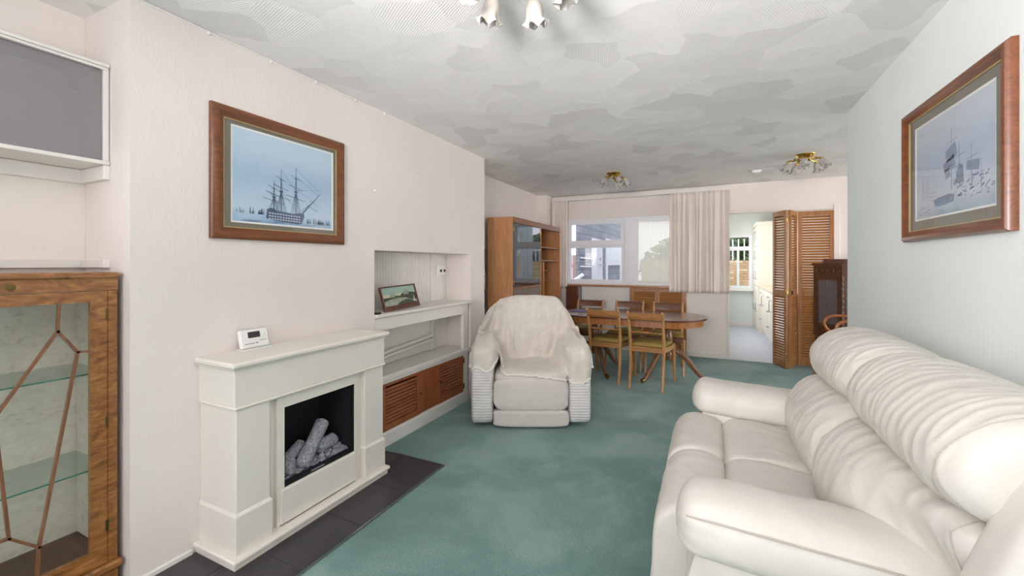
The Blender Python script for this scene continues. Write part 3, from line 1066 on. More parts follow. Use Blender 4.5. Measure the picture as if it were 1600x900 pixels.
# aerial and power socket
so = thing('wall_socket', 'white wall socket with two dark round sockets above the recess shelf', 'socket', (-2.39, 3.385, 1.255))
m = MB(); m.box(-2.40, 3.31, 1.205, -2.388, 3.46, 1.30, .003); m.build('face_plate', 'white_plain', so)
for yy in (3.365, 3.425):
    m = MB(); m.lathe([(.024, 0), (.024, .008), (.016, .010), (.015, .004)], 16, c=(-2.389, yy, 1.252), M=Matrix.Rotation(R(90), 4, 'Y')); m.build('socket_ring', 'white_plain', so)
    m = MB(); m.lathe([(.013, 0), (.013, .013), (.009, .014)], 12, c=(-2.389, yy, 1.252), M=Matrix.Rotation(R(90), 4, 'Y')); m.build('socket_core', 'black_gloss', so)
# small dark object in the shelf corner
m = MB(); m.box(-2.14, 2.215, .962, -2.105, 2.262, .976, .004)
tag(m.build('small_box', 'black_gloss'), 'small black plastic block at the left end of recess shelf', 'box')

# ================================================================== PICTURES
def picture(name, label, X, s, y0, z0, y1, z1, fw, mat_frame, mt, im, matp, mirror=False):
    """framed print on a wall across X; s = +1 when it faces +X. mt, im = mount and image rectangles"""
    t = thing(name, label, 'picture', (X, (y0 + y1) / 2, z0))
    pr = [(0, 0), (0, .018), (.2, .030), (.45, .032), (.75, .022), (1, .016), (1, 0)]
    m = MB(); m.ring(y0, z0, y1, z1, pr, PX(X, s), fw, fw, fw, fw); m.build('frame', mat_frame, t, smooth=40)
    a0, b0, a1, b1 = y0 + fw, z0 + fw, y1 - fw, z1 - fw
    m = MB(); m.ring(a0 - .001, b0 - .001, a1 + .001, b1 + .001, [(0, .006), (0, .014), (.006, .014), (.006, .006)], PX(X, s)); m.build('slip', 'gold_slip', t)
    m = MB(); m.ring(a0 + .004, b0 + .004, a1 - .004, b1 - .004, [(0, .003), (0, .008), (1, .008), (1, .003)], PX(X, s), im[0] - a0 - .012, a1 - im[2] - .012, im[1] - b0 - .012, b1 - im[3] - .012); m.build('mount', 'mount', t, smooth=0)
    m = MB(); m.ring(im[0] - .009, im[1] - .009, im[2] + .009, im[3] + .009, [(0, .003), (0, .0078), (.010, .006), (.010, .003)], PX(X, s)); m.build('mount_bevel', 'mount_white', t, smooth=0)
    m = MB(); m.box(X + s * .002, im[0], im[1], X + s * .005, im[2], im[3]); pn = m.build('print', matp, t, smooth=0)
    m = MB(); m.box(X + s * .0105, a0, b0, X + s * .0125, a1, b1); m.build('glazing', 'pic_glass', t, smooth=0)
    return t, pn

def strokes(par, X, s, items, mat, name, d=.0052, th=.0005):
    """flat printed strokes on the sheet: (y0, z0, y1, z1, w0, w1)"""
    m = MB()
    for (a0, b0, a1, b1, w0, w1) in items:
        dx, dz = a1 - a0, b1 - b0
        L = math.hypot(dx, dz) or 1
        nx, nz = -dz / L, dx / L
        m.prism([(a0 + nx * w0, b0 + nz * w0), (a1 + nx * w1, b1 + nz * w1), (a1 - nx * w1, b1 - nz * w1), (a0 - nx * w0, b0 - nz * w0)], d, d + th, PX(X, s))
    o = m.build(name, mat, par, smooth=0)
    o['kind'] = 'stuff'
    return o

XP = LX + .001
IM = (1.245, 1.532, 1.838, 1.996)
pt, pn = picture('ship_picture', 'framed blue print of a three masted ship above the fireplace', XP, 1, 1.143, 1.440, 1.924, 2.082, .056, 'frame_wood', None, IM, 'print_l')
W_, H_ = IM[2] - IM[0], IM[3] - IM[1]
def L2(u, v): return IM[0] + u * W_, IM[1] + v * H_
rnd = random.Random(3)
def st(u0, v0, u1, v1, w0, w1=None):
    a0, b0 = L2(u0, v0); a1, b1 = L2(u1, v1)
    return (a0, b0, a1, b1, w0, w1 if w1 is not None else w0)
masts = [(.365, .15, .50), (.435, .15, .66), (.585, .14, .72)]
it = []
for (u, v0, v1) in masts:
    it.append(st(u, v0, u, v0 + (v1 - v0) * .5, .0032, .0026))
    it.append(st(u, v0 + (v1 - v0) * .5, u, v1, .0022, .0008))
    for (q, hw) in ((.34, .10), (.56, .075), (.76, .05)):
        z = v0 + (v1 - v0) * q
        it.append(st(u - hw, z + .025, u + hw, z - .025, .0016, .0012))
    it.append(st(u - .018, v0 + (v1 - v0) * .47, u + .018, v0 + (v1 - v0) * .47, .004))
    it.append(st(u - .012, v0 + (v1 - v0) * .74, u + .012, v0 + (v1 - v0) * .74, .003))
it.append(st(.66, .17, .86, .44, .005, .0012))
it.append(st(.70, .27, .82, .21, .0012))
it.append(st(.74, .33, .80, .30, .0012))
strokes(pn, XP, 1, it, 'ink', 'masts')
it = []
for (u, v0, v1) in masts:
    for q in range(4):
        it.append(st(u - .055 + q * .012, v0, u - .004, v0 + (v1 - v0) * .47, .0006))
        it.append(st(u + .055 - q * .012, v0, u + .004, v0 + (v1 - v0) * .47, .0006))
    it.append(st(u - .014, v0 + (v1 - v0) * .47, u, v0 + (v1 - v0) * .76, .0006))
    it.append(st(u + .014, v0 + (v1 - v0) * .47, u, v0 + (v1 - v0) * .76, .0006))
for (u, v0, v1), (u2, w0, w1) in zip(masts, masts[1:] + [(.86, .44, .44)]):
    it.append(st(u, v1 - .02, u2, w0 + (w1 - w0) * .5, .0005))
    it.append(st(u, v0 + (v1 - v0) * .5, u2, w0 + .05, .0005))
it.append(st(.585, .60, .84, .41, .0005)); it.append(st(.585, .45, .78, .33, .0005)); it.append(st(.62, .16, .75, .30, .0005)); it.append(st(.60, .16, .72, .27, .0005))
strokes(pn, XP, 1, it, 'ink', 'rigging', .0054)
m = MB()
hull = [L2(*p) for p in ((.29, .06), (.30, .165), (.34, .185), (.40, .16), (.56, .145), (.67, .17), (.675, .12), (.645, .035), (.60, .022), (.42, .035))]
m.prism(hull, .0052, .0057, PX(XP)); m.build('hull', 'ink', pn, smooth=0)
it = []
for q, (v_, sl) in enumerate(((.125, -.012), (.092, -.012), (.062, -.01))):
    for k in range(12):
        u = .315 + k * .027
        vv = v_ + sl * (k / 12)
        it.append(st(u, vv, u + .017, vv - .0012, .0026))
strokes(pn, XP, 1, it, 'ink_pale', 'gun_ports', .0057)
it = [st(.66, .03, .72, .03, .004), st(.0, .03, 1, .028, .0)]
for k in range(46):
    u = rnd.choice((rnd.uniform(.02, .28), rnd.uniform(.70, .985)))
    it.append(st(u, .045 + (.05 if u < .3 else 0), u, .045 + (.05 if u < .3 else 0) + rnd.uniform(.02, .075), rnd.uniform(.002, .006), .001))
strokes(pn, XP, 1, it[2:], 'ink_soft', 'far_shore')
it = [st(u, v, u + rnd.uniform(.05, .15), v, .0008) for u, v in [(rnd.uniform(.02, .85), rnd.uniform(.004, .04)) for _ in range(24)]]
strokes(pn, XP, 1, it, 'ink_soft', 'water_lines')

XR = RX - .001
IR = (2.008, 1.528, 2.622, 1.953)
pr_, pn = picture('harbour_picture', 'framed hazy harbour print hanging on the pale green wall', XR, -1, 1.90, 1.426, 2.728, 2.052, .047, 'frame_wood', None, IR, 'print_r')
# seen from the room its left edge is at larger y
def L3(u, v): return IR[2] - u * (IR[2] - IR[0]), IR[1] + v * (IR[3] - IR[1])
def sr(u0, v0, u1, v1, w0, w1=None):
    a0, b0 = L3(u0, v0); a1, b1 = L3(u1, v1)
    return (a0, b0, a1, b1, w0, w1 if w1 is not None else w0)
it = [sr(.52, .22, .52, .82, .0026, .0008), sr(.62, .22, .615, .64, .002, .0008), sr(.76, .2, .755, .58, .002, .0008), sr(.86, .2, .86, .42, .0014, .0006)]
for (u, v, hw) in ((.52, .69, .07), (.52, .56, .09), (.52, .42, .10), (.62, .52, .06), (.76, .46, .06)):
    it.append(sr(u - hw, v - .01, u + hw, v + .01, .001))
strokes(pn, XR, -1, it, 'ink_soft', 'masts')
it = [sr(.45, .55, .58, .60, .026, .03), sr(.42, .45, .56, .50, .02, .024), sr(.7, .40, .84, .37, .018, .02), sr(.44, .38, .5, .40, .02, .02)]
strokes(pn, XR, -1, it, 'ink_haze', 'sails', .0050)
m = MB(); m.prism([L3(*p) for p in ((.585, .26), (.58, .36), (.62, .44), (.66, .42), (.67, .26))], .0053, .0058, PX(XR, -1)); m.build('dark_sail', 'ink_soft', pn, smooth=0)
m = MB(); m.prism([L3(*p) for p in ((.30, .10), (.28, .16), (.34, .18), (.50, .19), (.56, .17), (.55, .11), (.42, .09))], .0053, .0058, PX(XR, -1)); m.build('rowing_boat', 'ink_soft', pn, smooth=0)
it = []
for k in range(60):
    u = rnd.uniform(.5, .98); v = rnd.uniform(.10, .30)
    it.append(sr(u, v, u + rnd.uniform(-.01, .05), v + rnd.uniform(-.01, .03), rnd.uniform(.001, .004)))
for k in range(22):
    u = rnd.uniform(.02, .3); v = rnd.uniform(.03, .32)
    it.append(sr(u, v, u + rnd.uniform(.02, .1), v, rnd.uniform(.0006, .002)))
strokes(pn, XR, -1, it, 'ink_haze', 'quayside', .0054)

# little landscape print leaning on the recess shelf
lp = thing('small_landscape_picture', 'small dark framed landscape picture leaning back on the white recess shelf', 'picture', (-2.19, 2.56, .962))
T = Matrix.Translation((-2.165, 2.565, .9695)) @ Matrix.Rotation(R(-17), 4, 'Y') @ Matrix.Rotation(R(2), 4, 'X')
def PL(a, b, d): return (d, a, b)
def lpb(name, mat, fn, sm=0):
    m = MB(); m.M = T; fn(m); return m.build(name, mat, lp, smooth=sm)
lpb('frame', 'dark_wood', lambda m: m.ring(-.205, 0, .205, .188, [(0, -.012), (0, .004), (.5, .008), (1, .003), (1, -.012)], PL, .014, .014, .036, .010))
lpb('backing', 'black', lambda m: m.box(-.011, -.195, .02, -.006, .195, .182))
sk = lpb('print', paint('green_blue_sky_print', (158, 182, 170), .6, .12, 5), lambda m: m.box(-.006, -.192, .034, -.003, .192, .18))
def lps(name, mat, poly, d):
    m = MB(); m.M = T; m.prism(poly, d, d + .0004, PL); return m.build(name, mat, lp, smooth=0)
GD = paint('dark_green_print', (66, 74, 58), .6, .25, 30)
GL = paint('pale_green_print', (150, 158, 140), .6, .25, 30)
GB = paint('cream_haze_print', (200, 194, 168), .6, .06, 8)
lps('haze', GB, [(-.192, .095), (-.192, .128), (-.05, .125), (.06, .13), (.192, .12), (.192, .095)], -.0029)
lps('hills', GD, [(-.192, .06), (-.192, .100), (-.10, .102), (-.06, .112), (0, .105), (.04, .128), (.10, .130), (.192, .118), (.192, .06)], -.0024)
lps('castle', GL, [(-.11, .10), (-.108, .135), (-.092, .152), (-.09, .135), (-.06, .132), (-.058, .10)], -.0019)
lps('castle', GL, [(.045, .11), (.048, .14), (.07, .142), (.074, .165), (.09, .14), (.105, .14), (.105, .11)], -.0019)
lps('field', GL, [(-.192, .034), (-.192, .07), (-.12, .085), (-.02, .092), (.06, .086), (.14, .060), (.192, .055), (.192, .034)], -.0014)
lps('foreground', GD, [(-.06, .034), (-.02, .055), (.06, .072), (.11, .066), (.17, .036), (.1, .034)], -.0009)
lps('sail', MAT['mount_white'], [(.15, .05), (.158, .10), (.165, .05)], -.0005)

# cable clipped along the top of the chimney breast
cb = thing('clipped_cable', 'thin white cable clipped along the top of the blush wall', 'cable', (LX + .004, 1.6, CZ - .01))
m = MB(); m.tube([(LX + .004, .86, CZ - .009), (LX + .004, 1.5, CZ - .010), (LX + .004, 2.05, CZ - .012)], .0035, 6); m.build('wire', 'white_plain', cb)
for yy in (1.142, 1.444, 1.727, 2.03, 2.304):
    m = MB(); m.box(LX, yy - .006, CZ - .022, LX + .010, yy + .006, CZ - .004, .002); m.build('clip', 'white_plain', cb)
for k, (yy, zz, lb) in enumerate(((2.03 + .63, 2.01, 'small white picture hook alone on the blush wall above the recess'), (2.205, 1.83, 'small white wall hook right of the ship picture'))):
    hk = MB(); hk.lathe([(.007, 0), (.007, .006), (.004, .010), (.006, .014)], 10, c=(LX, yy, zz), M=Matrix.Rotation(R(90), 4, 'Y'))
    tag(hk.build('wall_hook', 'white_plain'), lb, 'hook')

# ================================================================== LEFT ALCOVE
# wall cabinet with grey glass
wc = thing('wall_cabinet', 'white wall cabinet with grey glass front high in the left alcove', 'cabinet', (-2.4, .3, 1.732))
cx0, cx1, cy0, cy1, cz0, cz1 = AX + .002, -2.29, -.75, .848, 1.733, 2.155
m = MB(); m.box(cx0, cy0, cz0, cx1 + .012, cy1, cz0 + .016, .002); m.build('bottom_board', 'white_gloss', wc)
m = MB(); m.box(cx0, cy0, cz1 - .014, cx1 + .012, cy1, cz1, .002); m.build('top_board', 'white_gloss', wc)
m = MB(); m.box(cx1 - .004, cy0, cz1 - .026, cx1 + .010, cy1 - .004, cz1 - .0155, .002); m.build('top_track', 'white_gloss', wc)
for yy in (cy0, cy1 - .018):
    m = MB(); m.box(cx0, yy, cz0 + .016, cx1 + .004, yy + .018, cz1 - .014, .002); m.build('side_board', 'white_gloss', wc)
m = MB(); m.box(cx0 + .001, cy0 + .02, cz0 + .018, cx0 + .008, cy1 - .02, cz1 - .016); m.build('back_board', paint('grey_cabinet_back', (206, 202, 203), .7, .02), wc)
m = MB(); m.box(cx0 + .010, cy0 + .02, cz1 - .075, cx0 + .03, cy1 - .02, cz1 - .016); m.build('back_rail', 'wp_white', wc)
m = MB(); m.box(cx1 - .012, cy0 + .019, cz0 + .017, cx1 - .008, cy1 - .019, cz1 - .027); m.build('glass_front', 'grey_glass', wc, smooth=0)

# walnut display cabinet
dc = thing('display_cabinet', 'burr walnut display cabinet with angular glazing bars and glass shelves', 'cabinet', (-2.33, .45, 0))
DX = -2.17
Y0, Y1, Z0, Z1 = -.03, .832, 0, 1.286
PD = PX(DX)
m = MB(); m.box(AX + .006, Y0 - .01, 1.262, DX + .012, Y1 + .004, Z1, .006); m.build('top', 'walnut', dc)
m = MB(); m.box(AX + .006, Y0, 1.215, DX, Y1, 1.262); m.build('top_rail', 'walnut', dc)
for yy, s_ in ((Y1, -1), (Y0, 1)):
    m = MB(); m.box(DX - .03, yy, .13, DX, yy + s_ * .033, 1.215, .003); m.build('stile', 'walnut', dc)
    m = MB(); m.box(AX + .01, yy, .13, DX - .03, yy + s_ * .012, 1.215); m.build('side_panel', 'walnut', dc)
    m = MB(); m.box(AX + .02, yy + s_ * .0125, .155, DX - .035, yy + s_ * .0145, 1.21); m.build('side_lining', 'lining', dc)
m = MB(); m.box(AX + .008, Y0 + .012, .13, AX + .014, Y1 - .012, 1.215); m.build('back_lining', 'lining', dc)
m = MB(); m.box(AX + .016, Y0 + .0145, .13, DX - .03, Y1 - .0145, .152); m.build('base_shelf', 'oak_dark', dc)
m = MB(); m.box(AX + .006, Y0 - .012, .098, DX + .022, Y1 + .012, .130, .008); m.build('base_moulding', 'walnut', dc)
m = MB(); m.box(AX + .006, Y0, 0, DX + .006, Y1, .098, .003); m.build('plinth', 'walnut', dc)
# door
m = MB(); m.ring(Y0 + .034, .132, Y1 - .034, 1.213, [(0, -.016), (0, .002), (1, .002), (1, -.016)], PD, .05, .050, .062, .042)
dd = m.build('door', 'walnut', dc, smooth=0)
yc = (Y0 + Y1) / 2
nodes = {'T': (.664, 1.18), 'N1': (.660, 1.07), 'N2': (.714, .984), 'E': (.752, .98), 'N3': (.613, .304), 'N4': (.542, .377), 'B': (.608, .19), 'L4': (2 * yc - .542, .377), 'L3': (2 * yc - .613, .304),
         'X': (2 * yc - .660 + .0, .60), 'W2': (2 * yc - .714, .984), 'W1': (2 * yc - .66, 1.07), 'WT': (2 * yc - .664, 1.18), 'WE': (.05, .98), 'WB': (2 * yc - .608, .19)}
nodes['C'] = (yc, .62)
nodes['U'] = (.495, .90)
segs = [('T', 'N1'), ('N1', 'N2'), ('N2', 'E'), ('N2', 'N3'), ('N3', 'N4'), ('N3', 'B'), ('WT', 'W1'), ('W1', 'W2'), ('W2', 'WE'), ('W2', 'L3'), ('L3', 'L4'), ('L3', 'WB')]
def bar(p, q, w_=.0085):
    (a0, b0), (a1, b1) = p, q
    L = math.hypot(a1 - a0, b1 - b0)
    nx, nz = -(b1 - b0) / L * w_ / 2, (a1 - a0) / L * w_ / 2
    ex, ez = (a1 - a0) / L * w_ * .35, (b1 - b0) / L * w_ * .35
    m = MB(); m.prism([(a0 - ex + nx, b0 - ez + nz), (a1 + ex + nx, b1 + ez + nz), (a1 + ex - nx, b1 + ez - nz), (a0 - ex - nx, b0 - ez - nz)], -.010, .004, PD)
    m.build('glazing_bar', 'muntin', dd, smooth=0)
for a, b in segs:
    bar(nodes[a], nodes[b])
# long diagonals that cross the middle of the door
bar(nodes['N1'], (.395, .595)); bar((.395, .595), (2 * yc - .542 + .03, .50))
bar(nodes['N4'], (.505, .86)); bar((.505, .86), (.42, 1.02)); bar(nodes['N4'], (.40, .385))
m = MB(); m.box(DX - .014, Y0 + .08, .19, DX - .011, Y1 - .08, 1.175); m.build('pane', 'cab_glass', dd, smooth=0)
for z in (1.12, .69, .28):
    m = MB(); m.box(DX + .0005, Y1 - .039, z - .022, DX + .005, Y1 - .030, z + .022, .001); m.build('hinge', 'dull_brass', dd)
m = MB(); m.lathe([(.012, 0), (.012, .003), (.006, .004)], 12, c=(DX + .001, .545, 1.238), M=Matrix.Rotation(R(90), 4, 'Y')); m.build('escutcheon', 'dull_brass', dc)
for z in (.886, .505):
    m = MB(); m.box(AX + .016, Y0 + .016, z - .004, DX - .04, Y1 - .016, z + .002); sh = m.build('glass_shelf', 'shelf_glass', dc, smooth=0)
    m = MB(); m.box(DX - .0398, Y0 + .016, z - .004, DX - .0385, Y1 - .016, z + .002); m.build('shelf_edge', 'glass_edge', sh, smooth=0)

# ================================================================== SOFA
sf = thing('leather_sofa', 'cream leather two seat recliner sofa against the pale green wall', 'sofa', (.35, 2.06, 0))
def resample(pts, n, closed=True):
    P_ = [Vector((a, b)) for a, b in pts]
    # catmull-rom then even spacing
    out = []
    N = len(P_)
    for i in range(N if closed else N - 1):
        p0, p1, p2, p3 = P_[(i - 1) % N if closed else max(i - 1, 0)], P_[i], P_[(i + 1) % N], P_[(i + 2) % N if closed else min(i + 2, N - 1)]
        for k in range(12):
            t = k / 12
            out.append(.5 * ((2 * p1) + (p2 - p0) * t + (2 * p0 - 5 * p1 + 4 * p2 - p3) * t * t + (3 * p1 - p0 - 3 * p2 + p3) * t ** 3))
    if closed:
        out.append(out[0])
    else:
        out.append(P_[-1])
    d = [0]
    for a, b in zip(out, out[1:]):
        d.append(d[-1] + (b - a).length)
    res, j = [], 0
    for k in range(n):
        s_ = d[-1] * k / (n if closed else n - 1)
        while j < len(d) - 2 and d[j + 1] < s_:
            j += 1
        t = (s_ - d[j]) / max(1e-9, d[j + 1] - d[j])
        res.append(out[j].lerp(out[j + 1], min(1, max(0, t))))
    return res

def cushion(name, prof, y0, y1, mat, par, core, nP=56, nY=40, p=7, wr=None, endscale=0.0, dome=0, M=None, seam=None, warp=None):
    """loft a closed (x, z) profile along y; ends close like a pillow; wr(y01, k01) = outward wrinkle height"""
    pr = resample(prof, nP)
    c = Vector(core)
    m = MB()
    m.M = M
    def f(u, v):
        # denser stations near the ends
        t = .5 - .5 * math.cos(PI * u)
        e = abs(2 * t - 1)
        s_ = (max(0, 1 - e ** p)) ** (1 / p)
        s_ = endscale + (1 - endscale) * s_
        if u < 1e-6 or u > 1 - 1e-6:
            s_ = 0
        q = pr[int(round(v * nP)) % nP]
        r_ = q - c
        L = r_.length
        k = s_ + (wr(t, v, q) / max(L, .02) if wr else 0) * min(1, s_ * 1.5)
        q3 = (c.x + r_.x * k, y0 + (y1 - y0) * t, c.y + r_.y * k)
        return warp(*q3) if warp else q3
    m.grid(f, nY, nP, cv=True)
    o = m.build(name, mat, par, smooth=70)
    if seam:                               # a stitched line across the cushion
        y_, va, vb, bow = seam
        pts = []
        for k in range(40):
            v = va + (vb - va) * k / 39
            t = (y_ + bow * math.sin(PI * k / 39) - y0) / (y1 - y0)
            q = Vector(f(math.acos(1 - 2 * t) / PI, round(v * nP) / nP))
            d_ = Vector((q.x - c.x, 0, q.z - c.y)).normalized()
            pts.append(q + d_ * .0004)
        sm_ = MB()
        sm_.tube(pts, .0021, 6)
        sm_.build('seam', 'leather_seam', o)
    return o

def fold(seed, fy=9, fk=1.6, amp=.006, sharp=1.0):
    def g(t, v, q):
        n_ = noise.noise((t * fy + .9 * noise.noise((t * 2, v * 5, seed + 9)), math.cos(v * 2 * PI) * fk, math.sin(v * 2 * PI) * fk + seed))
        r_ = 1 - abs(n_) * 2
        return amp * (max(0, r_) ** (2 * sharp) - .35) + amp * .8 * noise.noise((t * 4, v * 6, seed + 4))
    return g

SY0, SY1, SYM = 1.55, 2.57, 2.06
# lower frame
m = MB(); m.box(-.08, 1.44, .03, .84, 2.68, .30, .03); m.build('base', 'leather', sf)
for k, (y0, y1) in enumerate(((SY0 - .005, SYM + .004), (SYM - .004, SY1 + .005))):
    # footrest with the seat front rolled over it
    cushion('footrest', [(.055, .44), (.03, .474), (-.05, .492), (-.125, .478), (-.175, .43), (-.192, .36), (-.196, .25), (-.20, .15), (-.19, .07), (-.14, .045), (-.02, .06), (.03, .2), (.05, .34)], y0, y1, 'leather', sf, (-.06, .27), p=14, nY=44, nP=64, wr=fold(3 + k, 5, 1.2, .004))
    cushion('seat_cushion', [(.052, .40), (.058, .452), (.10, .480), (.20, .487), (.30, .478), (.40, .46), (.44, .40), (.25, .33)], y0, y1, 'leather', sf, (.24, .40), p=11, wr=fold(7 + k, 3, 1.0, .004))
def s01(a, b, x):
    x = max(0, min(1, (x - a) / (b - a)))
    return x * x * (3 - 2 * x)
def wrap_back(x, y, z):
    # the cushion wraps back behind the near arm
    e = s01(1.62, 1.26, y) * s01(.80, .60, z)
    return (x + .15 * e * (1 if x < .6 else .3), y, z)
for k, (y0, y1) in enumerate(((1.16, 1.966), (1.954, 2.665))):
    cushion('lumbar_cushion', [(.40, .40), (.352, .47), (.335, .55), (.352, .64), (.40, .715), (.47, .765), (.55, .775), (.66, .70), (.68, .52), (.58, .40)], y0, y1, 'leather', sf, (.53, .58), p=(7, 4.5)[k], nY=90, nP=72, wr=fold(11 + k, 13, 1.0, .0055, 1.6), seam=((1.245, 2.54)[k], .04, .5, .02 * (-1, 1)[k]), warp=(wrap_back, None)[k])
    cushion('headrest', [(.53, .765), (.468, .79), (.438, .845), (.452, .915), (.50, .975), (.575, 1.012), (.665, 1.018), (.76, .985), (.815, .93), (.82, .80), (.70, .745)], y0 + .01, y1 - .01, 'leather', sf, (.64, .88), p=(6.5, 3.8)[k], nY=130, nP=80, wr=fold(21 + k, 18, 1.1, .005, 1.5), seam=((1.27, 2.52)[k], .02, .62, .05 * (-1, 1)[k]))
# rear shell and side wings
m = MB(); m.box(.72, 1.2, .04, .865, 2.66, .90, .04); m.build('back_shell', 'leather', sf)
wing_n = [(.42, .06), (.42, .45), (.465, .66), (.502, .77), (.545, .88), (.61, .95), (.72, .97), (.81, .94), (.835, .80), (.838, .40), (.832, .06)]
wing_f = [(.50, .06), (.50, .40), (.60, .58), (.68, .70), (.74, .78), (.80, .80), (.82, .78), (.835, .70), (.838, .40), (.832, .06)]
for (y0, y1), wp_ in zip(((1.085, 1.215), (2.64, 2.74)), (wing_n, wing_f)):
    cushion('side_wing', wp_, y0, y1, 'leather', sf, (.70, .42), p=5, nY=26, nP=60, endscale=.55)
# arms
def arm(yc, out, seed):
    zt = .534
    m = MB()
    nx, nk = 64, 44
    def f(u, v):
        t = .5 - .5 * math.cos(PI * u)
        x = -.100 + t * .70
        e0 = min(1, t / .12)
        s_ = math.sqrt(max(0, 1 - (1 - e0) ** 2.4))
        e1 = min(1, (1 - t) / .06)
        s_ *= math.sqrt(max(0, 1 - (1 - e1) ** 2.2)) * .15 + .85
        a = v * 2 * PI
        ca, sa = math.cos(a), math.sin(a)
        yy = .142 * math.copysign(abs(ca) ** .75, ca)
        zz = .112 * math.copysign(abs(sa) ** .8, sa)
        if sa > 0:
            zz *= 1.0 + .05 * math.sin(PI * t)
        else:
            zz *= .58
        gather = .006 * max(0, 1 - t / .22) * noise.noise((a * 3.2, t * 3, seed)) * 2
        wrn = .003 * noise.noise((t * 6, a * 1.2, seed + 3))
        k = s_ + (gather + wrn) / .1
        return (x, yc + yy * k, zt - .028 * t + zz * k)
    m.grid(f, nx, nk, cv=True)
    a_ = m.build('arm_pad', 'leather', sf, smooth=70)
    # stitched seam round the outer top edge
    pts = []
    for i in range(24):
        t = .05 + .93 * i / 23
        x = -.100 + t * .70
        s_ = math.sqrt(max(0, 1 - (1 - min(1, t / .12)) ** 2.4))
        pts.append((x, yc + out * .131 * s_, zt - .028 * t + .072 * s_))
    m = MB(); m.tube(pts, .0022, 6); m.build('seam', 'leather_seam', a_)
    # panel under the pad
    ya, yb = sorted((yc + out * .105, yc - out * .12))
    cushion('arm_panel', [(-.072, .07), (-.075, .30), (-.055, .44), (0, .52), (.3, .52), (.58, .50), (.60, .07), (.25, .05)], ya, yb, 'leather', sf, (.26, .29), p=9, nY=30, nP=60, endscale=.95, wr=fold(seed + 2, 3, .8, .004))
    return a_
an = arm(1.41, -1, 31)
af = arm(2.68, 1, 37)
m = MB(); m.tube([(.162 + .026 * math.cos(a), 1.297, .466 + .03 * math.sin(a)) for a in [k * 2 * PI / 20 for k in range(20)]], .0055, 8, closed=True)
m.build('recliner_handle', 'black_gloss', sf)

# ================================================================== RECLINER ARMCHAIR AND THROW
AM = Matrix.Translation((-1.299, 3.07, 0)) @ Matrix.Rotation(YAW, 4, 'Z')
ac = thing('recliner_armchair', 'pale ribbed recliner armchair under a cream throw facing the room', 'armchair', (-1.299, 3.07, 0), YAW)
BVHV, BVHF = [], []
def acb(name, mat, m, smooth=70, collide=True):
    if collide:
        o = len(BVHV)
        BVHV.extend([Vector(p) for p in m.v])
        BVHF.extend([tuple(i + o for i in f) for f in m.f])
    return m.build(name, mat, ac, smooth, world=False)
def blob(cx, cy, cz, hx, hy, hz, p=4, n=36, k=28, wr=0, seed=0, M=None):
    m = MB()
    m.M = M
    def se(c, e): return math.copysign(abs(c) ** (2 / e), c)
    def f(u, v):
        th_, ph = -PI / 2 + PI * u, 2 * PI * v
        x = se(math.cos(th_), p) * se(math.cos(ph), p)
        y = se(math.cos(th_), p) * se(math.sin(ph), p)
        z = se(math.sin(th_), p)
        r_ = 1 + wr * noise.noise((x * 2.2 + seed, y * 2.2, z * 2.2))
        return (cx + hx * x * r_, cy + hy * y * r_, cz + hz * z * r_)
    m.grid(f, n, k, cv=True)
    return m
for s_ in (-1, 1):
    acb('side_panel', 'cord', blob(s_ * .392, .40, .30, .092, .42, .275, 9, 44, 44, .01, 3 + s_))
    acb('arm', 'chair_plush', blob(s_ * .385, .30, .555, .118, .33, .115, 3.2, 36, 36, .06, 5 + s_))
acb('seat', 'chair_plush', blob(0, .32, .34, .30, .34, .115, 6, 36, 36, .02, 9))
acb('footrest', 'chair_plush', blob(0, .022, .275, .303, .055, .135, 5, 40, 40, .04, 13))
acb('footrest_lower', 'chair_plush', blob(0, .020, .085, .303, .05, .068, 6, 36, 36, .04, 15))
Mb = Matrix.Translation((.02, .62, .66)) @ Matrix.Rotation(R(-14), 4, 'X')
acb('backrest', 'chair_plush', blob(0, 0, 0, .335, .13, .35, 4.2, 44, 44, .03, 17, Mb))

# throw: drape by casting rays on to the chair and letting the sheet sag between supports
def wing(s_):
    o = len(BVHV)
    BVHV.extend([Vector(p) for p in ((s_ * .27, .66, .99), (s_ * .34, .54, .86), (s_ * .47, .42, .665), (s_ * .47, .62, .665), (s_ * .40, .66, .86))])
    BVHF.append((o, o + 1, o + 2, o + 3, o + 4))
wing(-1); wing(1)
bvh = BVHTree.FromPolygons([tuple(v) for v in BVHV], BVHF)
dirv = Vector((0, -.62, .785)).normalized()
ev = Vector((0, dirv.z, -dirv.y))
NXc, NR = 96, 120
xs = [-.515 + 1.03 * i / (NXc - 1) for i in range(NXc)]
def hem(x):
    if x < -.27:
        return .475 + .02 * math.sin(x * 40)
    if x < -.21:
        return .475 + (.43 - .475) * (x + .27) / .06
    if x < .29:
        return .43 - .012 * (x + .21) - .018 * max(0, x) / .29 * 2
    if x < .34:
        return .40 - .05 * (x - .29) / .05
    return .36 + .75 * max(0, x - .41)
colsP = []
for x in xs:
    xr = max(-.485, min(.485, x))
    raw = []
    k = 0
    t = -.65
    while t < 1.25:
        o = Vector((xr, .2, .5)) + ev * t + dirv * 3
        h = bvh.ray_cast(o, -dirv, 6)
        if h[0] is not None:
            raw.append(h[0] + dirv * .014)
        t += .008
    raw = raw[::-1]                       # from the top of the back to the floor
    # fall behind the chair at the start
    p0 = raw[0]
    pre = [Vector((xr, p0.y + .045, p0.z - .22)), Vector((xr, p0.y + .04, p0.z - .1)), Vector((xr, p0.y + .02, p0.z - .02))]
    pts = pre + raw
    hz = hem(x)
    out = []
    seen_front = False
    for p in pts:
        if p.y < .35 and p.z < hz:
            break
        out.append(Vector((x, p.y, p.z)))
    colsP.append(out)
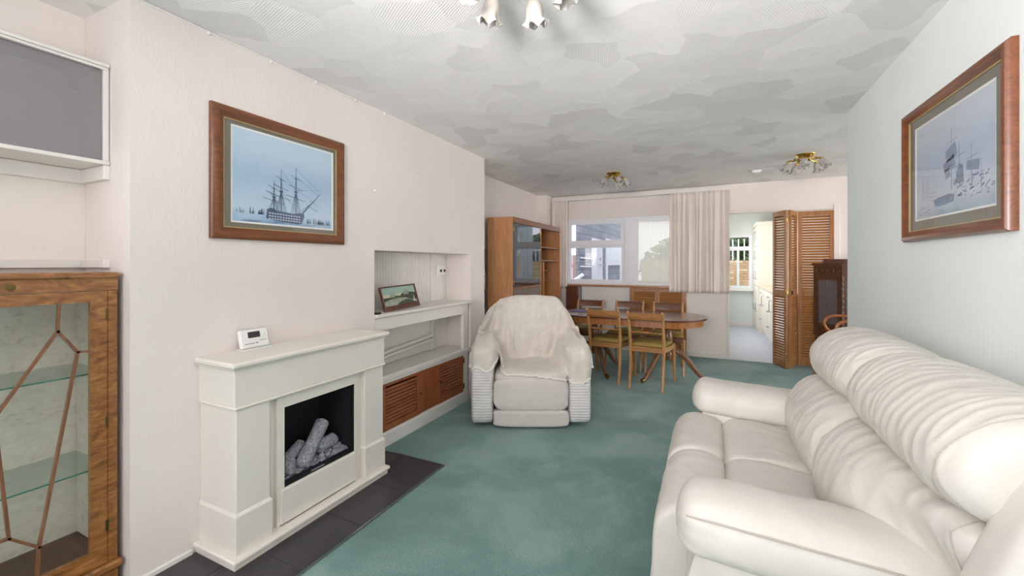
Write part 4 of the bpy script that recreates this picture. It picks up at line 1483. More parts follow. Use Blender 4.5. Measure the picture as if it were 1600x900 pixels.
def evenly(pts, n):
    d = [0]
    for a, b in zip(pts, pts[1:]):
        d.append(d[-1] + (b - a).length)
    res, j = [], 0
    for k in range(n):
        s_ = d[-1] * k / (n - 1)
        while j < len(d) - 2 and d[j + 1] < s_:
            j += 1
        res.append(pts[j].lerp(pts[j + 1], (s_ - d[j]) / max(1e-9, d[j + 1] - d[j])))
    return res
G = [evenly(c, NR) for c in colsP]
def sstep(a, b, x):
    x = max(0, min(1, (x - a) / (b - a)))
    return x * x * (3 - 2 * x)
for it_ in range(45):                      # the sheet spans the hollows between back and arms
    H = [[p.copy() for p in c] for c in G]
    for i in range(1, NXc - 1):
        wx = sstep(.17, .33, abs(xs[i]))
        if wx <= 0:
            continue
        for j in range(1, NR - 1):
            p = G[i][j]
            av = (G[i][j - 1] + G[i][j + 1] + G[i - 1][j] + G[i + 1][j]) / 4
            g_ = (av - p).dot(dirv)
            if g_ > 0:
                H[i][j] = Vector((p.x, p.y + dirv.y * g_ * wx, p.z + dirv.z * g_ * wx))
    G = H
for it_ in range(7):
    H = [[p.copy() for p in c] for c in G]
    for i in range(NXc):
        for j in range(1, NR - 1):
            nb = [G[i][j - 1], G[i][j + 1]]
            if i > 0: nb.append(G[i - 1][j])
            if i < NXc - 1: nb.append(G[i + 1][j])
            av = sum((q for q in nb), Vector()) / len(nb)
            p = G[i][j]
            q = p.lerp(av, .6)
            if (q - p).dot(dirv) < -.004:
                q = p.lerp(av, .12)
            H[i][j] = Vector((p.x, q.y, q.z))
    G = H
for i in range(NXc):
    for j in range(NR):
        p = G[i][j]
        b_ = max(0, min(1, (p.y - .28) / .15)) * max(0, min(1, (.93 - p.z) / .2))
        a_ = p.x * 15 + 1.6 * noise.noise((p.x * 3, p.z * 2.5, 1))
        amp = .021 * b_ * (.6 + .8 * abs(noise.noise((p.x * 4, p.z * 3, 7))))
        if abs(p.x) > .22 and p.y < .5 and p.z > .48:
            amp += .008
            a_ = (p.x * 9 + p.y * 16 - p.z * 8)
        off = amp * .6 * math.sin(a_) + .006 * noise.noise((p.x * 9, p.y * 9, p.z * 9))
        q = p + dirv * off
        if p.z < .97:                          # hanging folds down the back
            for (xa, za, xb, zb, hh, ww) in ((-.20, .95, -.13, .50, .020, .022), (-.11, .88, -.17, .52, .014, .018), (.24, .96, .15, .50, .022, .022), (.29, .90, .19, .56, .018, .018), (.33, .90, .40, .62, .016, .02), (-.30, .92, -.33, .66, .016, .02), (.05, .80, .08, .5, .008, .03)):
                q_ = (za - p.z) / (za - zb)
                if p.y > .22 and -.15 < q_ < 1.05:
                    xc = xa + (xb - xa) * q_
                    fade = max(0, min(1, (q_ + .15) / .5)) * max(0, min(1, (1.05 - q_) / .15))
                    off_ = 1.7 * hh * fade * (math.exp(-((p.x - xc) / ww) ** 2) - .6 * math.exp(-((p.x - xc - 1.9 * ww) / ww) ** 2))
                    q = q + dirv * off_
        edge = abs(p.x) - .46
        if edge > 0:                           # the cloth turns down past the outer arm
            q.z -= edge * (1.2 if p.z < .75 else .2)
            q.x -= math.copysign(edge * .25, p.x)
        G[i][j] = q
m = MB()
vs = [G[i][j] for i in range(NXc) for j in range(NR)]
nvv = [Vector() for _ in vs]
fs = []
for i in range(NXc - 1):
    for j in range(NR - 1):
        f = (i * NR + j, (i + 1) * NR + j, (i + 1) * NR + j + 1, i * NR + j + 1)
        fs.append(f)
        nn = (vs[f[1]] - vs[f[0]]).cross(vs[f[3]] - vs[f[0]])
        for q in f:
            nvv[q] += nn
N = len(vs)
sgn = 1 if sum(n_.dot(dirv) for n_ in nvv) > 0 else -1
lower = [v - n_.normalized() * sgn * .009 if n_.length > 0 else v for v, n_ in zip(vs, nvv)]
bd = [i * NR for i in range(NXc)] + [(NXc - 1) * NR + j for j in range(1, NR)] + [i * NR + NR - 1 for i in range(NXc - 2, -1, -1)] + [j for j in range(NR - 2, 0, -1)]
fs2 = fs + [tuple(q + N for q in reversed(f)) for f in fs] + [(bd[k], bd[(k + 1) % len(bd)], bd[(k + 1) % len(bd)] + N, bd[k] + N) for k in range(len(bd))]
tw = thing('throw_blanket', 'cream fleece throw draped over the back, arms and seat of armchair', 'blanket', (-1.299, 3.07, 0), YAW)
m.add(list(vs) + lower, fs2)
cloth = m.build('cloth', 'fleece', tw, 80, world=False)
m = MB()
hp = [vs[q] for q in [i * NR + NR - 1 for i in range(NXc)]]
m.tube(hp, .0085, 8)
m.build('hem', 'fleece_hem', tw, world=False)

# ================================================================== DINING TABLE
TC = (-.87, 5.09)
TT = .723
dt = thing('dining_table', 'polished mahogany dining table with rounded ends on two pedestals', 'table', (TC[0], TC[1], 0))
def dshape(hl, hw, n=28):
    st_ = hl - hw * .95
    pts = []
    for k in range(n + 1):
        a = -PI / 2 + PI * k / n
        pts.append((TC[0] + st_ + hw * .95 * math.cos(a), TC[1] + hw * math.sin(a)))
    for k in range(n + 1):
        a = PI / 2 + PI * k / n
        pts.append((TC[0] - st_ + hw * .95 * math.cos(a), TC[1] + hw * math.sin(a)))
    return pts
m = MB(); m.prism(dshape(.838, .47), TT - .018, TT, PZ(0)); m.build('top', 'table_top', dt, smooth=30)
m = MB(); m.prism(dshape(.842, .474), TT - .016, TT - .004, PZ(0)); m.build('moulded_edge', 'dark_wood', dt, smooth=30)
m = MB(); m.prism(dshape(.80, .435), TT - .088, TT - .018, PZ(0)); m.build('apron', 'apron', dt, smooth=30)
for px_, sg in ((-.45, 1), (-1.30, -1)):
    m = MB(); m.lathe([(.05, .22), (.062, .26), (.055, .30), (.036, .33), (.045, .38), (.058, .45), (.05, .52), (.034, .56), (.05, .60), (.07, .635)], 20, c=(px_, TC[1], 0))
    pd = m.build('pedestal', 'table_leg', dt)
    m = MB(); m.box(px_ - .12, TC[1] - .25, .625, px_ + .12, TC[1] + .25, .636, .004); m.build('bearer', 'dark_wood', pd)
    dirs = [(sg * 1.0, 0.02)] + [(-sg * .57, .82), (-sg * .57, -.82)]
    for (dx, dy) in dirs:
        L = .40
        pts = [(px_ + dx * q * L, TC[1] + dy * q * L, z) for q, z in ((.06, .31), (.2, .325), (.36, .30), (.55, .22), (.72, .125), (.88, .055), (.96, .035))]
        m = MB(); m.tube(pts, [.028, .03, .029, .026, .023, .02, .018], 10, flat=1.15); m.build('leg', 'table_leg', pd)
        m = MB(); m.tube([(px_ + dx * q * L, TC[1] + dy * q * L, z) for q, z in ((.93, .04), (.99, .034), (1.05, .034))], [.021, .022, .018], 10)
        m.lathe([(.0, .0), (.012, .002), (.017, .012), (.012, .022), (0, .024)], 10, c=(px_ + dx * L, TC[1] + dy * L, 0))
        m.build('castor_foot', 'dull_brass', pd)
# purple cloth on the far left of the table
m = MB()
m.grid(lambda u, v: (-1.58 + u * .30, 4.98 + v * .30, TT + .004 + .0015 * math.sin(u * 9 + v * 5)), 14, 14)
m.grid(lambda u, v: (-1.58 + u * .30, 4.98 + v * .30, TT + .0008), 14, 14)
tag(m.build('place_mat', paint('purple_cloth', (120, 92, 150), .7, .15, 20), fix=False), 'purple place mat lying on left end of the dining table', 'mat')

# ================================================================== DINING CHAIRS
def dining_chair(name, label, loc, rz, mats=('chair_wood', 'chair_rail', 'green_seat'), arms=False, group='dining chairs around the mahogany table', wide=0.0):
    t = thing(name, label, 'chair', loc, rz, group)
    wr_, wf = .168 + wide, .215 + wide
    fr, rl, seat = mats
    for s_ in (-1, 1):
        # sabre rear leg running on into the back post
        pts = [(s_ * wr_, -.235, 0), (s_ * wr_, -.195, .12), (s_ * wr_, -.168, .26), (s_ * (wr_ + .003), -.160, .40), (s_ * (wr_ + .004), -.168, .50), (s_ * (wr_ + .005), -.190, .62), (s_ * (wr_ + .006), -.226, .74), (s_ * (wr_ + .006), -.250, .795), (s_ * (wr_ + .006), -.272, .815)]
        m = MB(); m.tube(pts, [.013, .0145, .016, .0175, .0175, .016, .0145, .0135, .012], 10); m.build('rear_leg', fr, t, world=False)
        m = MB(); m.lathe([(0, -.013), (.014, -.011), (.018, 0), (.014, .011), (0, .013)], 14, c=(s_ * (wr_ + .006), -.270, .806), M=Matrix.Rotation(R(90), 4, 'Y')); m.build('scroll', fr, t, world=False)
        pts = [(s_ * wf, .255, 0), (s_ * wf, .228, .10), (s_ * wf, .212, .22), (s_ * wf, .205, .34), (s_ * wf, .205, .42)]
        m = MB(); m.tube(pts, [.012, .0135, .016, .019, .021], 10); m.build('front_leg', fr, t, world=False)
        # side rail with a dipped line
        m = MB()
        pl = [(-.165, .40), (-.06, .385), (.08, .385), (.205, .395), (.215, .445), (.1, .435), (-.05, .437), (-.165, .455)]
        m.prism(pl, -.011, .011, lambda a, b, d: (s_ * (wr_ + (a + .165) / .38 * (wf - wr_)) + d, a, b)); m.build('side_rail', fr, t, world=False)
    m = MB(); m.box(-wr_, -.172, .385, wr_, -.150, .44, .003); m.build('rear_rail', rl, t, world=False)
    m = MB(); m.box(-wf, .196, .385, wf, .218, .44, .003); m.build('front_rail', rl, t, world=False)
    # top yoke, slightly hollowed
    m = MB()
    def yoke(u, v):
        x = -wr_ - .004 + u * 2 * (wr_ + .004)
        bow = -.018 * math.sin(PI * u)
        a = v * 2 * PI
        return (x, -.245 + bow + .011 * math.cos(a) - .02 * math.sin(a) * .9, .768 + .042 * math.copysign(abs(math.sin(a)) ** .5, math.sin(a)))
    m.grid(yoke, 14, 16, cv=True); m.build('top_rail', rl, t, smooth=60, world=False)
    # rope twist rail
    m = MB()
    pts = [(-wr_ + 2 * wr_ * k / 40, -.186 - .008 * math.sin(PI * k / 40), .595) for k in range(41)]
    m.tube(pts, [.009 + .003 * math.sin(k * 1.9) + (.006 if 17 < k < 23 else 0) for k in range(41)], 8); m.build('twist_rail', rl, t, world=False)
    # loose seat
    m = MB()
    def pad(u, v):
        y_ = -.150 + .36 * u
        hw = (wr_ - .006) + (wf - wr_) * u
        a = v * 2 * PI
        e = (1 - abs(2 * u - 1) ** 8) ** .25
        c_ = math.copysign(abs(math.cos(a)) ** .45, math.cos(a))
        s2 = math.sin(a)
        return (hw * c_ * (.97 + .03 * e), y_, .445 + (.035 * max(0, s2) ** .6 * e if s2 > 0 else -.012 * e * abs(s2)))
    m.grid(pad, 18, 26, cv=True)
    m.build('seat', seat, t, smooth=60, world=False)
    if arms:
        for s_ in (-1, 1):
            x_ = s_ * (wr_ + .02)
            xf = s_ * (wf + .012)
            pts = [(x_, -.195, .675), (x_ + s_ * .015, -.12, .695), (xf, -.03, .708), (xf, .06, .704), (xf, .125, .675), (xf, .152, .62), (xf, .135, .56), (xf, .085, .51), (xf, .05, .465), (xf, .045, .42)]
            pts = [Vector(p) for p in pts]
            sm = []
            for i in range(len(pts) - 1):
                p0, p1, p2, p3 = pts[max(i - 1, 0)], pts[i], pts[i + 1], pts[min(i + 2, len(pts) - 1)]
                for k in range(5):
                    q = k / 5
                    sm.append(.5 * ((2 * p1) + (p2 - p0) * q + (2 * p0 - 5 * p1 + 4 * p2 - p3) * q * q + (3 * p1 - p0 - 3 * p2 + p3) * q ** 3))
            sm.append(pts[-1])
            m = MB(); m.tube(sm, .017, 12); m.build('arm', fr, t, world=False)
    return t
G0 = 'dining chairs around the mahogany table'
cA = dining_chair('dining_chair', 'golden dining chair, the one of the near pair closer to the armchair', (-1.065, 4.82, 0), R(-3))
def rechair(src, label, loc, rz):
    c = copy_tree(src)
    c.location = loc
    c.rotation_euler = (0, 0, rz)
    c['label'] = label
    return c
rechair(cA, 'golden dining chair with back to the room, nearest the sofa', (-.60, 4.735, 0), R(-4))
fA = dining_chair('dining_chair', 'darker dining chair behind table, in front of the right louvred cupboard doors', (-.505, 5.50, 0), R(180), ('chair_wood', 'far_chair', 'green_seat'))
rechair(fA, 'darker dining chair behind the table, middle one of the far three', (-.99, 5.50, 0), R(180))
rechair(fA, 'darker dining chair behind the table, far left by purple mat', (-1.53, 5.50, 0), R(180))
cv = dining_chair('carver_chair', 'chestnut carver chair with scrolled arms and gold seat beside dark cabinet', (1.365, 5.80, 0), R(90), ('carver_wood', 'carver_wood', 'gold_seat'), True, None, .03)

# ================================================================== WALL UNIT
wu = thing('wall_unit', 'teak wall unit with smoked glass doors and open shelves behind armchair', 'wall unit', (-2.3, 5.3, 0))
U0, U1, UX0, UX1, UZ = 4.45, 6.195, -2.46, -2.13, 1.882
m = MB(); m.box(UX0, U0, 0, UX1 + .002, U0 + .02, UZ - .001, .001); m.build('side_panel', 'teak', wu)
m = MB(); m.box(UX0, U1 - .02, 0, UX1, U1, UZ - .001, .001); m.build('side_panel', 'teak', wu)
m = MB(); m.box(UX0, U0 + .02, UZ - .02, UX1, U1 - .02, UZ - .002); m.build('top_panel', 'teak_y', wu)
m = MB(); m.box(UX1 - .02, U0 + .02, UZ - .07, UX1 + .004, U1 - .001, UZ, .003); m.build('cornice', 'teak_y', wu)
m = MB(); m.box(UX0 + .001, U0 + .02, .02, UX0 + .008, U1 - .02, UZ - .02); m.build('back_panel', 'teak', wu)
m = MB(); m.box(UX0 + .01, 5.385, .8, UX1 - .003, 5.402, UZ - .07); m.build('divider', 'teak', wu)
m = MB(); m.box(UX0 + .01, 5.545, .8, UX1 - .02, 5.56, 1.345); m.build('divider', 'teak', wu)
for z in (1.55, 1.362):
    m = MB(); m.box(UX0 + .01, 5.402, z - .009, UX1 - .004, U1 - .02, z + .009, .002); m.build('shelf', 'teak_y', wu)
for z in (1.215, 1.07):
    m = MB(); m.box(UX0 + .01, 5.56, z - .007, UX1 - .14, U1 - .02, z + .007, .002); m.build('shelf', 'teak_y', wu)
m = MB(); m.box(UX0 + .01, 5.402, 1.46, UX1 - .2, 5.7, 1.472, .002); m.build('shelf', 'teak_y', wu)
m = MB(); m.box(UX0 + .01, U0 + .02, 1.0, UX1 - .004, 5.385, 1.035, .002); m.build('mid_rail', 'teak_y', wu)
m = MB(); m.box(UX0 + .01, U0 + .02, .79, UX1 - .004, U1 - .02, .808, .002); m.build('worktop_shelf', 'teak_y', wu)
SG = clear_glass('smoked_mirror_glass', (.30, .29, .30), .62, .03, 3.2, .25, (66, 62, 64))
for (y0, y1) in ((U0 + .024, 4.918), (4.924, 5.384)):
    m = MB(); m.box(UX1 - .010, y0, 1.04, UX1 - .004, y1, UZ - .075); gd = m.build('glass_door', SG, wu, smooth=0)
    hy = y0 + .02 if y0 < 4.6 else y1 - .02
    for z in (1.09, 1.73):
        m = MB(); m.box(UX1 - .003, hy - .018, z - .022, UX1 + .004, hy + .018, z + .022, .003); m.build('hinge', 'brass', gd)
    m = MB(); m.box(UX1 - .012, y0, 1.8, UX1 - .011, y1, 1.801); m.build('seal_strip', 'black', gd, smooth=0)
for (y0, y1) in ((U0 + .024, 4.918), (4.924, 5.384)):
    m = MB(); m.box(UX1 - .016, y0, .812, UX1 - .002, y1, .997, .002); cd = m.build('flap_door', paint('grey_brown_veneer', (122, 108, 100), .3, .06, 8), wu)
    m = MB(); m.box(UX1 - .001, (y0 + .02 if y0 < 4.6 else y1 - .04), .94, UX1 + .006, (y0 + .045 if y0 < 4.6 else y1 - .015), .975, .003); m.build('hinge', 'brass', cd)
for k in range(4):
    a = U0 + .024 + k * (U1 - U0 - .044) / 4
    m = MB(); m.box(UX1 - .016, a, .07, UX1 - .001, a + (U1 - U0 - .044) / 4 - .006, .786, .002); cd = m.build('cupboard_door', 'teak', wu)
    m = MB(); m.box(UX1, a + .05, .70, UX1 + .012, a + .06, .76, .003); m.build('handle', 'brass', cd)
m = MB(); m.box(UX0 + .02, U0 + .022, 0, UX1 - .03, U1 - .022, .068); m.build('plinth', 'black', wu)
# cables hanging behind the unit
cbs = thing('hanging_cables', 'bundle of dark and pale cables hanging behind the teak wall unit', 'cable', (-2.49, 4.42, 0))
for k in range(4):
    y_ = 4.38 + .018 * k
    m = MB(); m.tube([(-2.49 + .006 * math.sin(q * 2.1 + k), y_ + .02 * math.sin(q * 1.3 + k * 2), 1.42 - q * .09) for q in range(9)], .005, 6); m.build('wire', 'black_gloss' if k % 2 else 'white_plain', cbs)
m = MB(); m.box(-2.513, 4.36, 1.40, -2.475, 4.43, 1.50, .006); m.build('plug', 'black_gloss', cbs)

# ================================================================== CURTAINS AND PELMET
m = MB(); m.box(-2.345, BY - .075, 2.322, .222, BY, 2.388, .004)
tag(m.build('curtain_pelmet', 'white_gloss'), 'long white wooden pelmet board above the dining window', 'pelmet')
def curtain(label, x0, x1, z0, z1, nf, seed):
    cu = thing('curtain', label, 'curtain', ((x0 + x1) / 2, BY - .1, z0))
    m = MB()
    rn = random.Random(seed)
    ph = [rn.uniform(-.6, .6) for _ in range(60)]
    def f(u, v):
        a = (u + .018 * math.sin(u * 13 + seed) + .011 * math.sin(u * 31 + seed * 2)) * nf * 2 * PI
        k = int(u * nf) % 60
        z = z1 + (z0 - z1) * v
        tight = 1 - .5 * max(0, 1 - v / .12)
        y_ = BY - .105 + .013 * tight * (math.sin(a + ph[k] * .3) + .35 * math.sin(a * 2.3 + v * 2 + seed)) + .010 * v * math.sin(u * 17 + seed)
        x = x0 + (x1 - x0) * u + .012 * v * math.sin(u * 23 + seed)
        return (x, y_, z)
    m.grid(f, nf * 14, 26)
    c_ = m.build('drop', 'curtain', cu, smooth=80, fix=False)
    md = c_.modifiers.new('thickness', 'SOLIDIFY')
    md.thickness = .003
    m = MB(); m.grid(lambda u, v: (lambda p: (p[0], p[1] - .003, z1 - .07 * v))(f(u, v * .05)), nf * 14, 4)
    h_ = m.build('heading_tape', 'curtain', cu, smooth=80, fix=False)
    return cu
curtain('narrow cream curtain on the left of the dining window by wall unit', -2.33, -2.06, .93, 2.322, 5, 1)
curtain('wide cream curtain drawn over right end of dining window beside the kitchen doorway', -.53, .225, .915, 2.322, 11, 5)

# ================================================================== CUPBOARDS UNDER THE WINDOW
hc = thing('louvred_cupboard', 'orange louvred cupboard doors below the right part of dining window', 'cupboard', (-.71, BY, 0))
m = MB(); m.ring(-1.105, .09, -.318, .962, [(0, 0), (0, .034), (1, .034), (1, 0)], PY(BY - .002, -1), .026, .026, .02, .02); m.build('frame', 'louvre_v', hc, smooth=0)
m = MB(); m.box(-1.08, BY - .006, .11, -.344, BY - .002, .942); m.build('backing', 'dark_wood', hc)
MATRIX_local = MATRIX[hc.name].inverted()
for (x0, x1) in ((-1.077, -.714), (-.710, -.346)):
    louvre_door(hc, x0 + .71, .112, x1 + .71, .940, -.024, .034, .03, (.05, .04), None, 48)
m = MB(); m.box(-2.07, BY - .16, 0, -1.86, BY - .001, .962, .004)
bc = thing('side_cabinet', 'dark red-brown cabinet under the left end of dining window', 'cabinet', (-1.965, BY - .08, 0))
m.build('carcass', 'dark_wood', bc)
m = MB(); m.box(-2.06, BY - .172, .05, -1.87, BY - .16, .94, .003); dd2 = m.build('door', 'dark_wood', bc)
m = MB(); m.lathe([(.006, 0), (.010, .012), (.006, .018)], 10, c=(-1.885, BY - .171, .62), M=Matrix.Rotation(R(90), 4, 'X')); m.build('knob', 'dull_brass', dd2)
m = MB(); m.box(-1.855, BY - .012, .09, -1.11, BY - .001, .955, .003)
struct(m.build('wall_panel', 'wp_white'))

# ================================================================== DARK OAK CABINET IN THE CORNER
oc = thing('oak_display_cabinet', 'dark oak cabinet with leaded glass and twisted legs in far right corner', 'cabinet', (1.55, 6.35, 0))
fpoly = [(1.175, 6.41), (1.415, 6.20), (1.76, 6.20), (1.98, 6.41), (1.98, 6.435), (1.175, 6.435)]
def scaled(poly, k):
    cx_ = sum(p[0] for p in poly) / len(poly); cy_ = 6.435
    return [(cx_ + (x - cx_) * k, cy_ + (y_ - cy_) * k if y_ < 6.43 else y_) for x, y_ in poly]
m = MB(); m.prism(scaled(fpoly, 1.04), 1.295, 1.325, PZ(0)); m.build('top', 'oak_dark', oc, smooth=0)
m = MB(); m.prism([(1.27, 6.36), (1.45, 6.26), (1.76, 6.26), (1.9, 6.40), (1.9, 6.435), (1.27, 6.435)], 1.325, 1.375, PZ(0)); m.build('upstand', 'dark_wood', oc, smooth=0)
m = MB(); m.prism(fpoly, 1.17, 1.295, PZ(0)); m.build('carved_frieze', 'oak_dark', oc, smooth=0)
for k in range(5):
    q = (k + .5) / 5
    cxp = (1.175 + .24 * q, 6.41 - .21 * q)
    m = MB(); m.lathe([(.018, -.004), (.018, .004), (.010, .008)], 12, c=(cxp[0] - .004, cxp[1] - .005, 1.235), M=Matrix.Rotation(R(-41), 4, 'Z') @ Matrix.Rotation(R(90), 4, 'X')); m.build('carved_boss', 'oak_dark', oc)
m = MB(); m.prism(fpoly, .43, .53, PZ(0)); m.build('base_rail', 'oak_dark', oc, smooth=0)
m = MB(); m.prism(scaled(fpoly, .9), .10, .135, PZ(0)); m.build('stretcher', 'oak_dark', oc, smooth=0)
m = MB(); m.box(1.19, 6.425, .53, 1.965, 6.434, 1.17); m.build('back_panel', 'oak_dark', oc)
def between(p, q, a, b, z0, z1, d0, d1):
    """box on the face p-q from fraction a to b"""
    p, q = Vector(p), Vector(q)
    e = (q - p)
    nrm = Vector((e.y, -e.x)).normalized()
    pts = []
    for f_ in (a, b):
        base = p + e * f_
        for d in (d0, d1):
            pts.append((base.x + nrm.x * d, base.y + nrm.y * d))
    poly = [pts[0], pts[2], pts[3], pts[1]]
    return poly
FA, FB, FC, FD = fpoly[0], fpoly[1], fpoly[2], fpoly[3]
LG = clear_glass('old_lead_light_glass', (.5, .48, .5), .7, .08, 1.5, .6, (134, 126, 130))
for (p, q, w_) in ((FA, FB, .16), (FB, FC, .12), (FC, FD, .16)):
    dr = None
    for (a, b) in ((0, w_), (1 - w_, 1)):
        m = MB(); m.prism(between(p, q, a, b, 0, 0, -.02, .004), .53, 1.17, PZ(0)); o_ = m.build('door_stile', 'oak_dark', oc, smooth=0)
        dr = dr or o_
    m = MB(); m.prism(between(p, q, w_, 1 - w_, 0, 0, -.02, .004), 1.12, 1.17, PZ(0)); m.build('door_rail', 'oak_dark', oc, smooth=0)
    m = MB(); m.prism(between(p, q, w_, 1 - w_, 0, 0, -.02, .004), .53, .58, PZ(0)); m.build('door_rail', 'oak_dark', oc, smooth=0)
    m = MB(); m.prism(between(p, q, w_, 1 - w_, 0, 0, -.012, -.008), .58, 1.12, PZ(0)); gl = m.build('leaded_glass', LG, oc, smooth=0)
    m = MB(); m.prism(between(p, q, .485, .515, 0, 0, -.008, -.004), .58, 1.12, PZ(0)); m.build('lead_came', 'steel', gl, smooth=0)
    for k in range(4):
        z = .58 + .54 * (k + 1) / 5
        m = MB(); m.prism(between(p, q, w_, 1 - w_, 0, 0, -.008, -.005), z - .004, z + .004, PZ(0)); m.build('lead_came', 'steel', gl, smooth=0)
for z in (.75, .96):
    m = MB(); m.prism(scaled(fpoly, .88), z - .008, z + .008, PZ(0)); m.build('inner_shelf', 'oak_dark', oc, smooth=0)
def twist(x, y_, z0, z1, r, name='twisted_leg'):
    m = MB()
    def f(u, v):
        a = v * 2 * PI
        z = z0 + (z1 - z0) * u
        ph = (z - z0) * 46
        e = min(u, 1 - u) * (z1 - z0)
        tw_ = 1 if e > .03 else .2
        rr = r * (1 + .28 * tw_ * math.cos(2 * (a - ph) / 1) * .9)
        return (x + rr * math.cos(a), y_ + rr * math.sin(a), z)
    m.grid(f, 70, 16, cv=True)
    return m.build(name, 'oak_dark', oc, smooth=60)
for (x, y_) in ((FA[0] + .03, FA[1] - .01), (FB[0] + .01, FB[1] + .02), (FC[0] - .01, FC[1] + .02), (FD[0] - .03, FD[1] - .01)):
    twist(x, y_, .135, .43, .017)
    m = MB(); m.lathe([(.022, 0), (.026, .02), (.018, .04), (.02, .10)], 12, c=(x, y_, 0)); m.build('foot', 'oak_dark', oc)
for (x, y_) in (FB, FC):
    twist(x, y_ - .004, .53, 1.17, .014, 'twisted_column')

# ================================================================== CEILING LIGHTS AND ALARM
def tulip(M, mat='shade'):
    m = MB()
    prof = [(.016, .0), (.024, -.012), (.032, -.03), (.035, -.05), (.034, -.068), (.038, -.082), (.048, -.096)]
    inner = [(r - .003, z) for r, z in reversed(prof)]
    def ruf(q, t, r, z):
        # q runs out along the outside then back along the inside
        k = q * 2 if q < .5 else (1 - q) * 2
        k = max(0, k - .45) / .55
        return r * (1 + .22 * k * math.cos(6 * t)), z + .011 * k * math.cos(6 * t)
    m.lathe(prof + inner, 36, M=M, ruffle=ruf, caps=False)
    return m
def ceiling_light(label, loc, a0, rad, arms_=5):
    t = thing('ceiling_light', label, 'ceiling light', loc, 0, 'brass tulip ceiling lights')
    m = MB(); m.lathe([(.0, -.034), (.03, -.034), (.05, -.026), (.075, -.016), (.088, -.006), (.09, 0)], 24); m.build('ceiling_rose', 'brass', t, world=False)
    for k in range(arms_):
        a = R(a0 + 360 / arms_ * k)
        c_, s_ = math.cos(a), math.sin(a)
        pts = [(c_ * q, s_ * q, z) for q, z in ((.04, -.025), (.075, -.052), (.105, -.058), (rad - .012, -.05), (rad, -.062))]
        m = MB(); m.tube(pts, .0065, 8); ar = m.build('arm', 'brass', t, world=False)
        for q in (.06, .09):
            m = MB(); m.lathe([(0, .012), (.010, .006), (.013, 0), (.008, -.008), (0, -.012)], 8, c=(c_ * q - s_ * .012, s_ * q + c_ * .012, -.045)); m.build('leaf', 'brass', ar, world=False)
        M = Matrix.Translation((c_ * rad, s_ * rad, -.066)) @ Matrix.Rotation(a, 4, 'Z') @ Matrix.Rotation(R(-22), 4, 'Y')
        m = MB(); m.lathe([(.0, .010), (.018, .008), (.020, -.004), (.017, -.012)], 14, M=M); m.build('lamp_cup', 'brass', ar, world=False)
        m = tulip(M); m.build('glass_shade', 'shade', t, world=False, smooth=60)
        m = MB(); m.lathe([(.008, -.012), (.012, -.03), (.018, -.052), (.016, -.066), (.006, -.074)], 12, M=M); m.build('bulb', 'white_plain', t, world=False)
    return t
ceiling_light('frilled glass ceiling light cut off by the photo top edge, nearest camera', (-.62, 1.33, CZ), 30, .15, 6)
ceiling_light('brass five arm ceiling light with frilled shades over the dining table', (-1.06, 5.06, CZ), 18, .125)
ceiling_light('brass five arm ceiling light with frilled shades near kitchen doorway', (.85, 5.02, CZ), 40, .14)
al = thing('heat_alarm', 'small white square alarm on ceiling left of the doorway light', 'alarm', (.477, 5.62, CZ))
m = MB(); m.box(.432, 5.575, CZ - .030, .522, 5.665, CZ, .006); m.build('case', 'white_plain', al)
m = MB(); m.box(.455, 5.60, CZ - .034, .50, 5.64, CZ - .030, .001); m.build('grille', 'white_gloss', al)

# ================================================================== KITCHEN BEYOND THE DOORWAY
KY, KX0, KX1 = 10.08, .10, 1.46
m = MB(); m.box(-.02, BY, -.08, 1.6, KY + .12, .004); struct(m.build('floor_kitchen', 'kitchen_floor'))
m = MB(); m.box(-.02, BY + .12, CZ, 1.6, KY + .12, CZ + .1); struct(m.build('ceiling_kitchen', 'white_gloss'))
m = MB(); m.gridwall([BY + .12, 6.9, 9.6, KY + .1], [0, .95, 2.15, CZ], {(1, 1)}, 0, .1, PX(KX0, -1)); struct(m.build('wall_kitchen_left', 'kitchen_wall'))
m = MB(); m.box(KX1, BY + .12, 0, KX1 + .1, KY + .1, CZ); struct(m.build('wall_kitchen_right', 'kitchen_wall'))
m = MB(); m.gridwall([KX0, .16, .775, KX1], [0, .80, 1.93, CZ], {(1, 1)}, 0, .1, PY(KY)); struct(m.build('wall_kitchen_back', 'kitchen_wall'))
m = MB(); m.box(KX0, KY - .015, 0, .78, KY, .08, .004); struct(m.build('baseboard_kitchen', 'white_gloss'))
kw = sroot('window_3', (.47, KY, .8))
PK = PY(KY + .04)
frame(.16, .80, .775, 1.93, .05, .05, .05, .05, 'window_frame', kw, PP=PK)
m = MB(); m.box(.21, KY + .01, 1.60, .725, KY + .09, 1.66, .003); m.build('transom', 'upvc', kw)
m = MB(); m.box(.50, KY + .02, .85, .545, KY + .085, 1.60, .003); m.build('mullion', 'upvc', kw)
m = MB(); m.box(.21, KY + .045, .85, .50, KY + .05, 1.60); m.build('pane', 'glass', kw, smooth=0)
m = MB(); m.box(.545, KY + .045, .85, .725, KY + .05, 1.60); m.build('pane', 'glass', kw, smooth=0)
m = MB(); m.box(.21, KY + .045, 1.66, .725, KY + .05, 1.88); m.build('pane', 'glass', kw, smooth=0)
m = MB(); m.box(.13, KY - .16, .745, .79, KY + .02, .785, .005); m.build('window_sill', 'white_gloss', kw)
# side window added to let light into the kitchen, out of sight from here
kw2 = sroot('window_added_kitchen', (KX0, 8.25, .95))
m = MB(); m.ring(6.9, .95, 9.6, 2.15, [(0, -.08), (0, -.02), (.05, -.02), (.05, -.08)], PX(KX0)); m.build('window_frame', 'upvc', kw2)
m = MB(); m.box(KX0 - .05, 6.95, 1.0, KX0 - .045, 9.55, 2.1); m.build('pane', 'glass', kw2, smooth=0)
